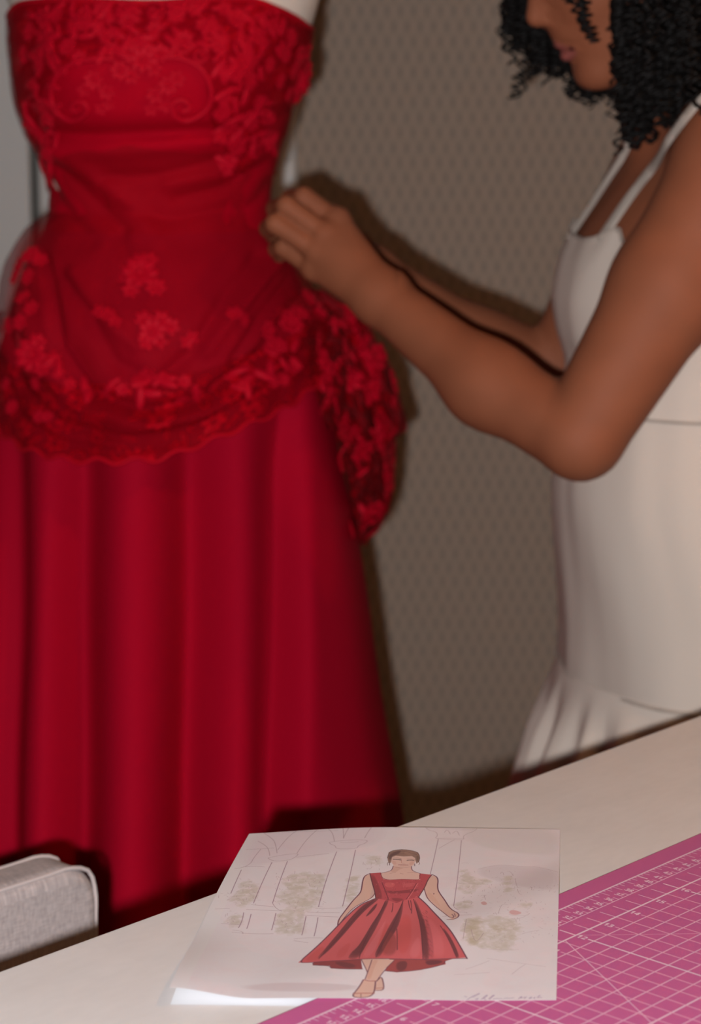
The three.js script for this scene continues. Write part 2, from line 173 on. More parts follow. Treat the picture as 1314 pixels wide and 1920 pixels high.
const SKETCH = [
['w',[196,184,189],0.45,0,[1584,731,1655,677,1748,649,1874,683,1968,664,2097,796,2100,1153,1920,1079,1811,1002,1701,924,1597,843]],
['w',[205,193,197],0.4,0,[1445,-157,2094,-34,2102,482,1830,455,1603,364,1459,207]],
['w',[207,194,198],0.12,0,[-40,1102,34,2042,19,2545,451,2603,878,2380,1038,2552,556,2112,288,2027]],
['w',[201,183,188],0.7,0,[335,2589,489,2505,755,2520,1038,2552,977,2629,631,2642]],
['w',[205,190,196],0.35,0,[-4,10,324,-91,883,-120,935,275,632,429,241,584,32,662]],
['g',[193,184,170],0.6,0,[120,929,179,864,224,955,247,1184,209,1322,123,1262,103,1161,128,1084]],
['g',[193,184,170],0.6,0,[127,1484,194,1433,229,1600,186,1638,139,1580]],
['g',[193,184,170],0.6,0,[371,864,476,742,545,800,612,774,641,1105,628,1301,563,1447,612,1748,438,1728,422,1451,477,1304,388,1220,365,1082,438,1031,382,942]],
['g',[193,184,170],0.6,0,[778,878,829,827,860,1151,810,1345,791,1103]],
['g',[193,184,170],0.6,0,[848,515,937,503,942,648,868,621]],
['g',[193,184,170],0.6,0,[1470,761,1511,720,1522,843,1570,864,1599,1082,1535,1141,1474,1063]],
['g',[193,184,170],0.6,0,[1480,1277,1555,1256,1581,1350,1537,1417,1482,1371]],
['g',[193,184,170],0.6,0,[1553,1592,1612,1553,1727,1550,1823,1583,1877,1705,1859,1863,1832,2051,1681,2025,1628,1994,1564,1911,1541,1736]],
['g',[193,184,170],0.6,0,[1755,824,1792,844,1804,1119,1769,1119]],
['g',[193,184,170],0.6,0,[1871,1344,1933,1334,1935,1398,1879,1399]],
['g',[193,184,170],0.6,0,[1585,894,1672,914,1661,973,1591,1003]],
['g',[180,167,144],0.45,0,[1561,1610,1620,1571,1642,1750,1640,1976,1593,1962,1554,1842]],
['g',[180,167,144],0.6,0,[1720,1711,1760,1692,1775,1745,1750,1789,1723,1773]],
['w',[201,151,149],0.85,0,[1620,1302,1647,1279,1672,1339,1644,1362]],
['w',[207,155,155],0.85,0,[1802,1466,1826,1447,1887,1491,1849,1535,1807,1511]],
['l',[158,131,140],0.75,3,[89,160,141,225,194,334,217,446]],
['l',[158,131,140],0.75,3,[40,310,127,315,217,307]],
['l',[158,131,140],0.75,3,[32,662,76,663,121,582,118,472,137,318]],
['l',[158,131,140],0.75,3,[96,0,168,105,218,222,257,406]],
['l',[158,131,140],0.75,3,[251,350,269,167,304,24,343,-55]],
['l',[158,131,140],0.75,3,[388,423,401,257,438,60,483,-60,542,7,585,123,604,230]],
['l',[158,131,140],0.75,3,[106,6,341,26,602,38]],
['l',[158,131,140],0.75,3,[614,-91,636,11,658,182]],
['l',[158,131,140],0.75,3,[684,-96,658,41,658,182]],
['l',[158,131,140],0.75,3,[846,-116,807,48,799,187]],
['l',[158,131,140],0.75,3,[573,249,606,222,829,211,814,284,772,311,771,373,633,369,621,306,587,285,573,249]],
['l',[158,131,140],0.75,3,[646,251,703,267,764,247]],
['l',[158,131,140],0.75,3,[213,488,274,448,401,423,395,473,360,545,246,557,213,488]],
['l',[158,131,140],0.75,3,[634,1349,802,1346]],
['l',[158,131,140],0.75,3,[591,1403,669,1420,786,1422]],
['l',[158,131,140],0.75,3,[563,1447,667,1472,785,1488]],
['l',[158,131,140],0.75,3,[565,1818,634,1793,734,1811]],
['l',[158,131,140],0.75,3,[569,1845,654,1882]],
['l',[158,131,140],0.75,3,[241,1284,314,1293,377,1319]],
['l',[158,131,140],0.75,3,[224,1359,317,1366,437,1383]],
['l',[158,131,140],0.75,3,[364,1257,395,1355,437,1383]],
['l',[158,131,140],0.75,3,[195,1720,318,1747,435,1733]],
['l',[158,131,140],0.75,3,[194,1685,261,1694,260,1741]],
['l',[158,131,140],0.75,3,[80,636,158,623,220,651]],
['l',[158,131,140],0.75,3,[37,1351,120,1342]],
['l',[158,131,140],0.75,3,[110,1581,229,1600]],
['l',[158,131,140],0.75,3,[397,492,492,467,597,442]],
['l',[140,108,124],0.8,3.8,[644,416,635,852,648,1325]],
['l',[140,108,124],0.8,3.8,[763,392,785,903,792,1322]],
['l',[140,108,124],0.8,3.8,[252,570,247,798,250,1259]],
['l',[140,108,124],0.8,3.8,[349,559,351,851,364,1257]],
['l',[140,108,124],0.8,3.8,[80,690,85,929,87,1098]],
['l',[140,108,124],0.8,3.8,[592,1470,601,1634,604,1760]],
['l',[140,108,124],0.8,3.8,[665,1491,675,1631,677,1779]],
['l',[140,108,124],0.8,3.8,[262,1431,271,1575,271,1658]],
['l',[140,108,124],0.8,3.8,[407,1415,415,1570,418,1676]],
['l',[140,108,124],0.8,3.8,[215,1408,230,1553,221,1648]],
['l',[158,131,140],0.75,2.5,[1180,-20,1297,-49,1311,-76,1351,-51,1542,-26,1527,53,1462,118,1450,173,1462,196,1445,224,1277,205,1268,177,1281,155,1268,76,1205,50,1180,-20]],
['l',[158,131,140],0.75,2.5,[1195,16,1263,7,1356,23,1449,38,1533,19]],
['l',[158,131,140],0.75,2.5,[1322,89,1327,44,1347,50,1362,114]],
['l',[158,131,140],0.75,2.5,[1377,103,1396,47,1414,82,1425,139]],
['l',[158,131,140],0.75,2.5,[1277,196,1367,185,1459,198]],
['l',[158,131,140],0.75,2.5,[1305,377,1358,280,1399,216]],
['l',[158,131,140],0.75,2.5,[1415,1448,1552,1454,1551,1485]],
['l',[158,131,140],0.75,2.5,[1406,1523,1494,1513,1583,1518]],
['l',[158,131,140],0.75,2.5,[1464,1353,1477,1400,1503,1424]],
['l',[158,131,140],0.75,2.5,[1589,1752,1609,1892,1638,1942,1664,1802]],
['l',[158,131,140],0.75,2.5,[1553,1592,1552,1754,1550,1895]],
['l',[140,108,124],0.8,3.1,[1289,212,1287,634,1283,822]],
['l',[140,108,124],0.8,3.1,[1444,228,1457,720,1462,1161,1463,1343]],
['l',[158,131,140],0.6,2.2,[1584,731,1655,677,1748,649,1874,683,1968,664,2094,796]],
['l',[158,131,140],0.6,2.2,[1700,2158,1856,2215,2036,2276]],
['l',[158,131,140],0.6,2.2,[1849,2376,1884,2294,1921,2243]],
['l',[158,131,140],0.6,2.2,[1587,2314,1654,2260,1715,2191]],
['l',[158,131,140],0.6,2.2,[1528,2391,1722,2353]],
['l',[158,131,140],0.6,2.2,[1655,2027,1813,2052,1877,2032]],
['l',[158,131,140],0.6,2.2,[1725,804,1737,733,1748,824]],
['l',[158,131,140],0.6,2.2,[1767,763,1788,743,1809,834]],
['l',[158,131,140],0.6,2.2,[1842,1080,1852,1194,1873,1194]],
['l',[158,131,140],0.6,2.2,[1919,1060,1933,1050,1931,1117]],
['l',[158,131,140],0.6,2.2,[1822,884,1834,1041,1848,1060]],
['l',[158,131,140],0.6,2.2,[1823,1583,1851,1609,1903,1544]],
['l',[158,131,140],0.6,2.2,[1890,1809,1936,1773,1989,1753]],
['l',[158,131,140],0.6,2.2,[1515,1276,1548,1256,1578,1284,1566,1332]],
['l',[158,131,140],0.6,2.2,[1630,1217,1650,1197,1634,1159,1653,1254]],
['l',[158,131,140],0.6,2.2,[1739,1513,1748,1384,1767,1346,1795,1364]],
['l',[158,131,140],0.6,2.2,[1804,1520,1836,1546,1923,1535,1926,1499]],
['l',[158,131,140],0.6,2.2,[1476,974,1524,954,1590,983]],
['l',[158,131,140],0.6,2.2,[1474,1063,1517,1082,1542,1023]],
['l',[158,131,140],0.6,2.2,[1470,637,1491,616,1514,633]],
['l',[158,131,140],0.5,1.9,[1781,1169,1779,1158,1771,1168]],
['l',[158,131,140],0.5,1.9,[1617,952,1616,966,1623,956]],
['l',[158,131,140],0.5,1.9,[1712,855,1701,873,1696,869]],
['l',[158,131,140],0.5,1.9,[1787,943,1783,933,1773,944]],
['l',[158,131,140],0.5,1.9,[1677,876,1678,875,1682,867]],
['l',[158,131,140],0.5,1.9,[1794,851,1804,828,1807,831]],
['l',[158,131,140],0.5,1.9,[1728,723,1724,716,1716,723]],
['l',[158,131,140],0.5,1.9,[1606,1170,1603,1183,1603,1184]],
['l',[158,131,140],0.5,1.9,[1651,1166,1649,1183,1652,1184]],
['l',[158,131,140],0.5,1.9,[1665,1006,1662,1023,1666,1018]],
['l',[158,131,140],0.5,1.9,[1520,1192,1516,1205,1510,1218]],
['l',[158,131,140],0.5,1.9,[1824,1033,1824,1053,1826,1062]],
['l',[158,131,140],0.5,1.9,[1729,983,1734,989,1733,1009]],
['l',[158,131,140],0.5,1.9,[1736,1077,1733,1082,1726,1098]],
['l',[158,131,140],0.5,1.9,[1629,1166,1624,1179,1620,1185]],
['l',[158,131,140],0.5,1.9,[1833,1266,1834,1241,1830,1237]],
['l',[158,131,140],0.5,1.9,[1748,1191,1743,1198,1738,1205]],
['l',[158,131,140],0.5,1.9,[1828,902,1827,903,1824,908]],
['l',[158,131,140],0.5,1.9,[1720,1238,1721,1244,1728,1229]],
['l',[158,131,140],0.5,1.9,[1556,1180,1563,1180,1563,1197]],
['l',[158,131,140],0.5,1.9,[1800,1180,1806,1185,1809,1198]],
['l',[158,131,140],0.5,1.9,[1660,1032,1669,1038,1674,1052]],
['l',[158,131,140],0.5,1.9,[1631,754,1636,751,1639,755]],
['l',[158,131,140],0.5,1.9,[1827,1212,1820,1217,1816,1215]],
['l',[158,131,140],0.5,1.9,[1792,913,1792,903,1794,892]],
['l',[158,131,140],0.5,1.9,[1750,1003,1750,977,1743,977]],
['l',[158,131,140],0.5,1.9,[1480,806,1485,804,1483,822]],
['l',[158,131,140],0.5,1.9,[1561,1059,1565,1048,1568,1046]],
['l',[158,131,140],0.5,1.9,[1636,1102,1638,1080,1638,1069]],
['l',[158,131,140],0.5,1.9,[1735,915,1734,915,1738,900]],
['l',[158,131,140],0.5,1.9,[1669,1126,1665,1124,1660,1122]],
['l',[158,131,140],0.5,1.9,[1481,745,1472,751,1469,740]],
['l',[158,131,140],0.5,1.9,[1487,1035,1479,1042,1474,1037]],
['l',[158,131,140],0.5,1.9,[1673,1037,1668,1032,1659,1039]],
['l',[158,131,140],0.5,1.9,[1686,1097,1688,1121,1694,1130]],
['l',[158,131,140],0.5,1.9,[1827,889,1826,881,1818,895]],
['l',[158,131,140],0.5,1.9,[1475,861,1476,859,1479,850]],
['l',[158,131,140],0.5,1.9,[1557,759,1560,774,1563,786]],
['l',[158,131,140],0.5,1.9,[1679,977,1676,1000,1678,1000]],
['l',[158,131,140],0.5,1.9,[1559,1131,1560,1136,1560,1147]],
['l',[158,131,140],0.5,1.9,[1525,1241,1527,1236,1521,1252]],
['l',[158,131,140],0.5,1.9,[1490,843,1481,862,1479,856]],
['l',[158,131,140],0.5,1.9,[1802,860,1798,838,1787,838]],
['l',[158,131,140],0.5,1.9,[1791,945,1791,937,1792,926]],
['l',[158,131,140],0.5,1.9,[1655,781,1655,762,1654,749]],
['l',[158,131,140],0.5,1.9,[1632,1246,1628,1257,1622,1269]],
['l',[158,131,140],0.5,1.9,[1612,926,1618,923,1621,933]],
['l',[158,131,140],0.5,1.9,[1502,1027,1502,1021,1496,1031]],
['l',[158,131,140],0.5,1.9,[1810,799,1807,804,1798,824]],
['l',[158,131,140],0.5,1.9,[1637,1167,1637,1178,1643,1169]],
['l',[158,131,140],0.5,1.9,[1725,870,1718,881,1716,872]],
['l',[158,131,140],0.5,1.9,[1821,764,1817,760,1813,761]],
['l',[158,131,140],0.5,1.9,[1756,1119,1758,1127,1760,1136]],
['l',[158,131,140],0.5,1.9,[1625,1103,1626,1091,1626,1084]],
['l',[158,131,140],0.5,1.9,[1498,929,1503,926,1509,921]],
['l',[158,131,140],0.5,1.9,[1703,1040,1705,1026,1705,1023]],
['l',[158,131,140],0.5,1.9,[1805,1002,1806,1007,1812,999]],
['l',[158,131,140],0.5,1.9,[1651,988,1654,983,1656,979]],
['l',[158,131,140],0.5,1.9,[1565,916,1565,911,1568,896]],
['l',[158,131,140],0.5,1.9,[1499,1276,1507,1264,1512,1268]],
['l',[158,131,140],0.5,1.9,[1932,1395,1934,1390,1928,1403]],
['l',[158,131,140],0.5,1.9,[1740,1394,1740,1394,1744,1381]],
['l',[158,131,140],0.5,1.9,[1678,1312,1684,1326,1695,1324]],
['l',[158,131,140],0.5,1.9,[1707,1879,1707,1890,1709,1894]],
['l',[158,131,140],0.5,1.9,[1778,1903,1773,1914,1770,1919]],
['l',[158,131,140],0.5,1.9,[1801,1751,1810,1742,1813,1750]],
['l',[158,131,140],0.5,1.9,[1996,1701,1991,1697,1983,1703]],
['l',[158,131,140],0.5,1.9,[1804,1611,1812,1610,1816,1621]],
['l',[158,131,140],0.5,1.9,[1794,1855,1789,1855,1787,1848]],
['l',[158,131,140],0.5,1.9,[2068,1841,2069,1834,2071,1825]],
['l',[158,131,140],0.5,1.9,[1903,1328,1900,1317,1898,1307]],
['l',[158,131,140],0.5,1.9,[1962,1320,1966,1334,1967,1352]],
['l',[158,131,140],0.5,1.9,[1775,1320,1777,1322,1771,1342]],
['l',[158,131,140],0.5,1.9,[1793,1443,1794,1466,1802,1466]],
['l',[158,131,140],0.5,1.9,[2034,1556,2038,1560,2043,1563]],
['l',[158,131,140],0.5,1.9,[1837,1748,1837,1730,1836,1718]],
['l',[158,131,140],0.5,1.9,[1789,1863,1793,1852,1793,1854]],
['l',[158,131,140],0.5,1.9,[1943,1799,1948,1791,1948,1797]],
['l',[158,131,140],0.5,1.9,[1850,1633,1850,1620,1851,1610]],
['l',[158,131,140],0.5,1.9,[1783,1698,1777,1683,1768,1684]],
['l',[158,131,140],0.5,1.9,[1732,1508,1733,1512,1728,1527]],
['l',[158,131,140],0.5,1.9,[1960,1800,1971,1792,1976,1800]],
['l',[158,131,140],0.5,1.9,[1804,1593,1799,1602,1797,1600]],
['l',[158,131,140],0.5,1.9,[2003,1418,2009,1421,2009,1437]],
['l',[158,131,140],0.5,1.9,[2047,1814,2047,1811,2052,1798]],
['l',[158,131,140],0.5,1.9,[1836,1573,1837,1581,1841,1580]],
['l',[158,131,140],0.5,1.9,[1773,1891,1764,1895,1761,1883]],
['l',[158,131,140],0.5,1.9,[1790,1278,1794,1282,1793,1299]],
['l',[158,131,140],0.5,1.9,[1800,1753,1799,1755,1794,1766]],
['l',[158,131,140],0.5,1.9,[1898,1909,1900,1929,1906,1933]],
['l',[158,131,140],0.5,1.9,[1917,1625,1913,1626,1910,1624]],
['l',[158,131,140],0.5,1.9,[2064,1737,2056,1748,2054,1742]],
['l',[158,131,140],0.5,1.9,[1683,1408,1687,1411,1695,1401]],
['l',[158,131,140],0.5,1.9,[1882,1297,1879,1285,1869,1292]],
['l',[158,131,140],0.5,1.9,[1878,1878,1884,1872,1884,1882]],
['l',[158,131,140],0.5,1.9,[1952,1844,1959,1851,1961,1866]],
['l',[158,131,140],0.5,1.9,[1897,1766,1898,1781,1905,1779]],
['l',[158,131,140],0.5,1.9,[1829,1790,1822,1793,1814,1799]],
['l',[158,131,140],0.5,1.9,[1995,1318,1994,1323,1991,1330]],
['l',[158,131,140],0.5,1.9,[1837,1431,1830,1440,1825,1444]],
['l',[158,131,140],0.5,1.9,[1786,1737,1784,1726,1782,1719]],
['l',[158,131,140],0.5,1.9,[1763,1816,1757,1832,1758,1829]],
['l',[158,131,140],0.5,1.9,[1798,1404,1793,1415,1789,1419]],
['l',[158,131,140],0.5,1.9,[1843,1718,1852,1719,1860,1721]],
['l',[158,131,140],0.5,1.9,[1857,1565,1857,1580,1856,1593]],
['l',[158,131,140],0.5,1.9,[1721,1506,1719,1499,1711,1508]],
['l',[158,131,140],0.5,1.9,[2021,1367,2020,1356,2019,1348]],
['l',[158,131,140],0.5,1.9,[1938,1280,1933,1279,1926,1281]],
['l',[158,131,140],0.5,1.9,[1675,1281,1671,1278,1664,1282]],
['l',[158,131,140],0.5,1.9,[1729,1515,1723,1506,1721,1490]],
['l',[158,131,140],0.5,1.9,[1685,1500,1677,1503,1670,1502]],
['l',[158,131,140],0.5,1.9,[1994,1715,2001,1724,2010,1728]],
['l',[158,131,140],0.5,1.9,[1913,1441,1921,1427,1927,1422]],
['l',[158,131,140],0.5,1.9,[1866,1312,1868,1292,1866,1287]],
['l',[158,131,140],0.5,1.9,[2003,1625,2013,1609,2016,1612]],
['l',[158,131,140],0.5,1.9,[1787,1823,1787,1834,1793,1826]],
['l',[158,131,140],0.5,1.9,[1992,1437,1994,1434,1989,1446]],
['l',[158,131,140],0.5,1.9,[1696,1661,1690,1664,1690,1653]],
['l',[158,131,140],0.5,1.9,[1875,1663,1870,1662,1870,1650]],
['l',[158,131,140],0.5,1.9,[1844,1599,1848,1604,1850,1610]],
['l',[158,131,140],0.5,1.9,[1962,1569,1956,1561,1948,1559]],
['l',[158,131,140],0.5,1.9,[1697,1645,1700,1642,1702,1641]],
['l',[158,131,140],0.5,1.9,[1936,1590,1944,1588,1946,1603]],
['l',[158,131,140],0.5,1.9,[1711,1499,1711,1520,1717,1518]],
['l',[158,131,140],0.5,1.9,[1782,1911,1778,1924,1774,1934]],
['l',[158,131,140],0.5,1.9,[1988,1825,1987,1827,1992,1814]],
['l',[158,131,140],0.5,1.9,[1740,1754,1747,1748,1749,1758]],
['l',[158,131,140],0.5,1.9,[1921,1478,1918,1472,1913,1472]],
['l',[158,131,140],0.5,1.9,[2030,1656,2019,1668,2016,1658]],
['l',[158,131,140],0.5,1.9,[1806,1345,1808,1350,1807,1359]],
['l',[158,131,140],0.5,1.9,[1973,1764,1977,1766,1978,1772]],
['l',[158,131,140],0.5,1.9,[2008,1584,2003,1583,1999,1581]],
['l',[158,131,140],0.5,1.9,[1915,1492,1910,1479,1903,1476]],
['l',[158,131,140],0.5,1.9,[1854,1357,1857,1354,1854,1369]],
['l',[158,131,140],0.5,1.9,[1731,1857,1728,1850,1729,1834]],
['l',[158,131,140],0.5,1.9,[1752,1507,1744,1499,1737,1492]],
['l',[158,131,140],0.5,1.9,[1724,1302,1729,1315,1739,1308]],
['l',[158,131,140],0.5,1.9,[1752,1801,1758,1809,1767,1808]],
['l',[158,131,140],0.5,1.9,[1867,1585,1871,1597,1871,1615]],
['l',[158,131,140],0.5,1.9,[1795,1775,1789,1771,1785,1765]],
['l',[158,131,140],0.5,1.9,[1850,1054,1857,1054,1865,1050]],
['l',[158,131,140],0.5,1.9,[1975,1067,1983,1068,1983,1088]],
['l',[158,131,140],0.5,1.9,[1828,1081,1821,1070,1813,1064]],
['l',[158,131,140],0.5,1.9,[1907,1151,1906,1162,1904,1172]],
['l',[158,131,140],0.5,1.9,[1832,1053,1841,1051,1848,1055]],
['l',[158,131,140],0.5,1.9,[2008,1091,2001,1089,1992,1092]],
['l',[158,131,140],0.5,1.9,[1850,1118,1857,1118,1862,1123]],
['l',[158,131,140],0.5,1.9,[1939,1124,1941,1114,1948,1095]],
['l',[158,131,140],0.5,1.9,[2047,1147,2048,1143,2040,1159]],
['l',[158,131,140],0.5,1.9,[1945,1047,1947,1056,1948,1067]],
['l',[158,131,140],0.5,1.9,[2032,1093,2029,1092,2030,1082]],
['l',[158,131,140],0.5,1.9,[2030,1041,2029,1045,2022,1062]],
['l',[158,131,140],0.5,1.9,[2044,1151,2042,1143,2046,1126]],
['l',[158,131,140],0.5,1.9,[2080,1149,2080,1152,2073,1171]],
['l',[158,131,140],0.5,1.9,[2072,1046,2073,1054,2070,1070]],
['l',[158,131,140],0.5,1.9,[1937,1081,1931,1077,1930,1061]],
['l',[158,131,140],0.5,1.9,[1993,1123,1996,1134,2007,1125]],
['l',[158,131,140],0.5,1.9,[1860,1131,1859,1127,1861,1119]],
['l',[158,131,140],0.5,1.9,[1907,1083,1913,1082,1919,1082]],
['l',[158,131,140],0.5,1.9,[2040,1085,2049,1091,2053,1109]],
['l',[158,131,140],0.5,1.9,[2070,1151,2066,1152,2063,1154]],
['l',[158,131,140],0.5,1.9,[1971,1131,1979,1120,1980,1130]],
['l',[158,131,140],0.5,1.9,[2091,1040,2096,1045,2107,1032]],
['l',[158,131,140],0.5,1.9,[1931,1064,1925,1062,1922,1051]],
['l',[158,131,140],0.5,2.3,[114,1071,117,1074,125,1053]],
['l',[158,131,140],0.5,2.3,[180,914,178,891,172,898]],
['l',[158,131,140],0.5,2.3,[147,855,155,850,160,864]],
['l',[158,131,140],0.5,2.3,[177,981,180,1000,183,1014]],
['l',[158,131,140],0.5,2.3,[246,1229,251,1211,252,1222]],
['l',[158,131,140],0.5,2.3,[200,1038,209,1038,216,1048]],
['l',[158,131,140],0.5,2.3,[133,1160,129,1152,128,1138]],
['l',[158,131,140],0.5,2.3,[151,1260,149,1260,143,1277]],
['l',[158,131,140],0.5,2.3,[144,981,143,971,143,962]],
['l',[158,131,140],0.5,2.3,[182,1271,177,1246,169,1245]],
['l',[158,131,140],0.5,2.3,[110,1133,113,1126,116,1125]],
['l',[158,131,140],0.5,2.3,[109,861,102,848,95,840]],
['l',[158,131,140],0.5,2.3,[229,1140,232,1178,238,1184]],
['l',[158,131,140],0.5,2.3,[170,908,168,895,164,897]],
['l',[158,131,140],0.5,2.3,[153,1066,151,1053,152,1035]],
['l',[158,131,140],0.5,2.3,[176,1190,181,1222,190,1229]],
['l',[158,131,140],0.5,2.3,[266,1287,263,1287,264,1265]],
['l',[158,131,140],0.5,2.3,[215,1071,228,1077,237,1097]],
['l',[158,131,140],0.5,2.3,[118,1109,121,1090,122,1092]],
['l',[158,131,140],0.5,2.3,[218,1114,208,1116,201,1100]],
['l',[158,131,140],0.5,2.3,[195,975,189,1006,186,1011]],
['l',[158,131,140],0.5,2.3,[160,1001,163,992,167,987]],
['l',[158,131,140],0.5,2.3,[201,1206,197,1177,191,1171]],
['l',[158,131,140],0.5,2.3,[159,1198,150,1174,137,1178]],
['l',[158,131,140],0.5,2.3,[245,1080,248,1077,245,1097]],
['l',[158,131,140],0.5,2.3,[267,1213,277,1208,286,1207]],
['l',[158,131,140],0.5,2.3,[410,1094,412,1107,414,1113]],
['l',[158,131,140],0.5,2.3,[564,1389,566,1372,564,1376]],
['l',[158,131,140],0.5,2.3,[536,1208,543,1205,551,1205]],
['l',[158,131,140],0.5,2.3,[346,1025,347,1019,349,1013]],
['l',[158,131,140],0.5,2.3,[673,1372,681,1365,685,1374]],
['l',[158,131,140],0.5,2.3,[669,1265,669,1285,671,1291]],
['l',[158,131,140],0.5,2.3,[322,838,323,816,321,814]],
['l',[158,131,140],0.5,2.3,[641,1215,645,1198,649,1185]],
['l',[158,131,140],0.5,2.3,[424,1201,413,1200,405,1190]],
['l',[158,131,140],0.5,2.3,[546,761,553,788,562,798]],
['l',[158,131,140],0.5,2.3,[570,762,568,750,562,759]],
['l',[158,131,140],0.5,2.3,[331,854,332,868,334,871]],
['l',[158,131,140],0.5,2.3,[542,1193,548,1183,552,1189]],
['l',[158,131,140],0.5,2.3,[470,1279,464,1254,456,1249]],
['l',[158,131,140],0.5,2.3,[386,1051,388,1051,394,1038]],
['l',[158,131,140],0.5,2.3,[548,977,543,944,536,935]],
['l',[158,131,140],0.5,2.3,[417,994,419,1015,424,1019]],
['l',[158,131,140],0.5,2.3,[620,1178,611,1162,599,1167]],
['l',[158,131,140],0.5,2.3,[547,986,553,974,555,978]],
['l',[158,131,140],0.5,2.3,[379,1038,373,1038,371,1017]],
['l',[158,131,140],0.5,2.3,[569,911,563,888,552,890]],
['l',[158,131,140],0.5,2.3,[555,1153,560,1132,561,1136]],
['l',[158,131,140],0.5,2.3,[545,1307,552,1303,554,1320]],
['l',[158,131,140],0.5,2.3,[667,1240,677,1251,686,1262]],
['l',[158,131,140],0.5,2.3,[311,763,314,762,313,779]],
['l',[158,131,140],0.5,2.3,[331,820,336,840,345,837]],
['l',[158,131,140],0.5,2.3,[587,1088,601,1084,609,1104]],
['l',[158,131,140],0.5,2.3,[378,1238,370,1216,361,1211]],
['l',[158,131,140],0.5,2.3,[649,1314,658,1328,671,1325]],
['l',[158,131,140],0.5,2.3,[604,1053,601,1042,604,1012]],
['l',[158,131,140],0.5,2.3,[400,841,391,839,388,818]],
['l',[158,131,140],0.5,2.3,[452,833,445,858,441,865]],
['l',[158,131,140],0.5,2.3,[368,853,362,871,356,883]],
['l',[158,131,140],0.5,2.3,[402,870,406,879,406,902]],
['l',[158,131,140],0.5,2.3,[412,1286,407,1264,400,1260]],
['l',[158,131,140],0.5,2.3,[510,1322,514,1325,513,1348]],
['l',[158,131,140],0.5,2.3,[426,781,426,740,422,733]],
['l',[158,131,140],0.5,2.3,[499,1369,511,1373,517,1395]],
['l',[158,131,140],0.5,2.3,[514,1258,514,1232,513,1221]],
['l',[158,131,140],0.5,2.3,[476,812,486,808,494,810]],
['l',[158,131,140],0.5,2.3,[505,1125,500,1148,500,1144]],
['l',[158,131,140],0.5,2.3,[440,1370,433,1364,426,1362]],
['l',[158,131,140],0.5,2.3,[336,949,335,936,329,953]],
['l',[158,131,140],0.5,2.3,[363,1150,373,1155,385,1152]],
['l',[158,131,140],0.5,2.3,[523,751,515,763,512,750]],
['l',[158,131,140],0.5,2.3,[427,861,424,856,417,872]],
['l',[158,131,140],0.5,2.3,[558,874,562,873,571,853]],
['l',[158,131,140],0.5,2.3,[601,1323,606,1314,608,1319]],
['l',[158,131,140],0.5,2.3,[625,1098,631,1085,635,1084]],
['l',[158,131,140],0.5,2.3,[578,906,572,915,564,928]],
['l',[158,131,140],0.5,2.3,[514,828,522,844,525,873]],
['l',[158,131,140],0.5,2.3,[349,731,356,742,363,744]],
['l',[158,131,140],0.5,2.3,[655,1389,653,1399,649,1411]],
['l',[158,131,140],0.5,2.3,[521,1305,512,1327,508,1324]],
['l',[158,131,140],0.5,2.3,[456,959,464,980,474,979]],
['l',[158,131,140],0.5,2.3,[519,915,514,912,513,894]],
['l',[158,131,140],0.5,2.3,[617,949,611,934,603,931]],
['l',[158,131,140],0.5,2.3,[601,942,603,909,601,905]],
['l',[158,131,140],0.5,2.3,[587,983,584,992,580,1004]],
['l',[158,131,140],0.5,2.3,[499,1239,497,1257,498,1257]],
['l',[158,131,140],0.5,2.3,[495,1602,500,1621,507,1630]],
['l',[158,131,140],0.5,2.3,[542,1709,552,1704,557,1721]],
['l',[158,131,140],0.5,2.3,[489,1631,488,1631,491,1612]],
['l',[158,131,140],0.5,2.3,[586,1705,580,1711,573,1717]],
['l',[158,131,140],0.5,2.3,[428,1529,429,1518,430,1513]],
['l',[158,131,140],0.5,2.3,[528,1565,523,1546,513,1551]],
['l',[158,131,140],0.5,2.3,[433,1600,424,1601,420,1578]],
['l',[158,131,140],0.5,2.3,[433,1475,433,1469,438,1440]],
['l',[158,131,140],0.5,2.3,[562,1560,553,1555,545,1547]],
['l',[158,131,140],0.5,2.3,[505,1682,502,1686,504,1668]],
['l',[158,131,140],0.5,2.3,[501,1655,510,1645,516,1649]],
['l',[158,131,140],0.5,2.3,[518,1571,520,1587,524,1586]],
['l',[158,131,140],0.5,2.3,[491,1574,487,1592,485,1599]],
['l',[158,131,140],0.5,2.3,[543,1534,538,1513,529,1517]],
['l',[158,131,140],0.5,2.3,[565,1619,558,1622,551,1623]],
['l',[158,131,140],0.5,2.3,[491,1595,490,1590,493,1573]],
['l',[158,131,140],0.5,2.3,[421,1542,420,1512,415,1509]],
['l',[158,131,140],0.5,2.3,[480,1575,482,1556,481,1560]],
['l',[158,131,140],0.5,2.3,[470,1565,465,1558,463,1541]],
['l',[158,131,140],0.5,2.3,[457,1553,455,1539,455,1527]],
['l',[158,131,140],0.5,2.3,[137,1386,135,1376,129,1386]],
['l',[158,131,140],0.5,2.3,[196,1558,205,1551,212,1551]],
['l',[158,131,140],0.5,2.3,[120,1418,124,1439,126,1459]],
['l',[158,131,140],0.5,2.3,[165,1499,176,1497,181,1520]],
['l',[158,131,140],0.5,2.3,[164,1423,171,1418,178,1414]],
['l',[158,131,140],0.5,2.3,[114,1436,116,1460,117,1477]],
['l',[158,131,140],0.5,2.3,[162,1488,160,1502,156,1515]],
['l',[158,131,140],0.5,2.3,[178,1551,171,1554,169,1536]],
['l',[158,131,140],0.5,2.3,[132,1513,140,1496,147,1491]],
['l',[158,131,140],0.5,2.3,[174,1534,177,1552,180,1560]],
['l',[158,131,140],0.5,2.3,[145,1563,145,1578,151,1563]],
['l',[158,131,140],0.5,2.3,[174,1572,169,1560,161,1573]],
['l',[158,131,140],0.5,2.3,[834,497,825,489,815,487]],
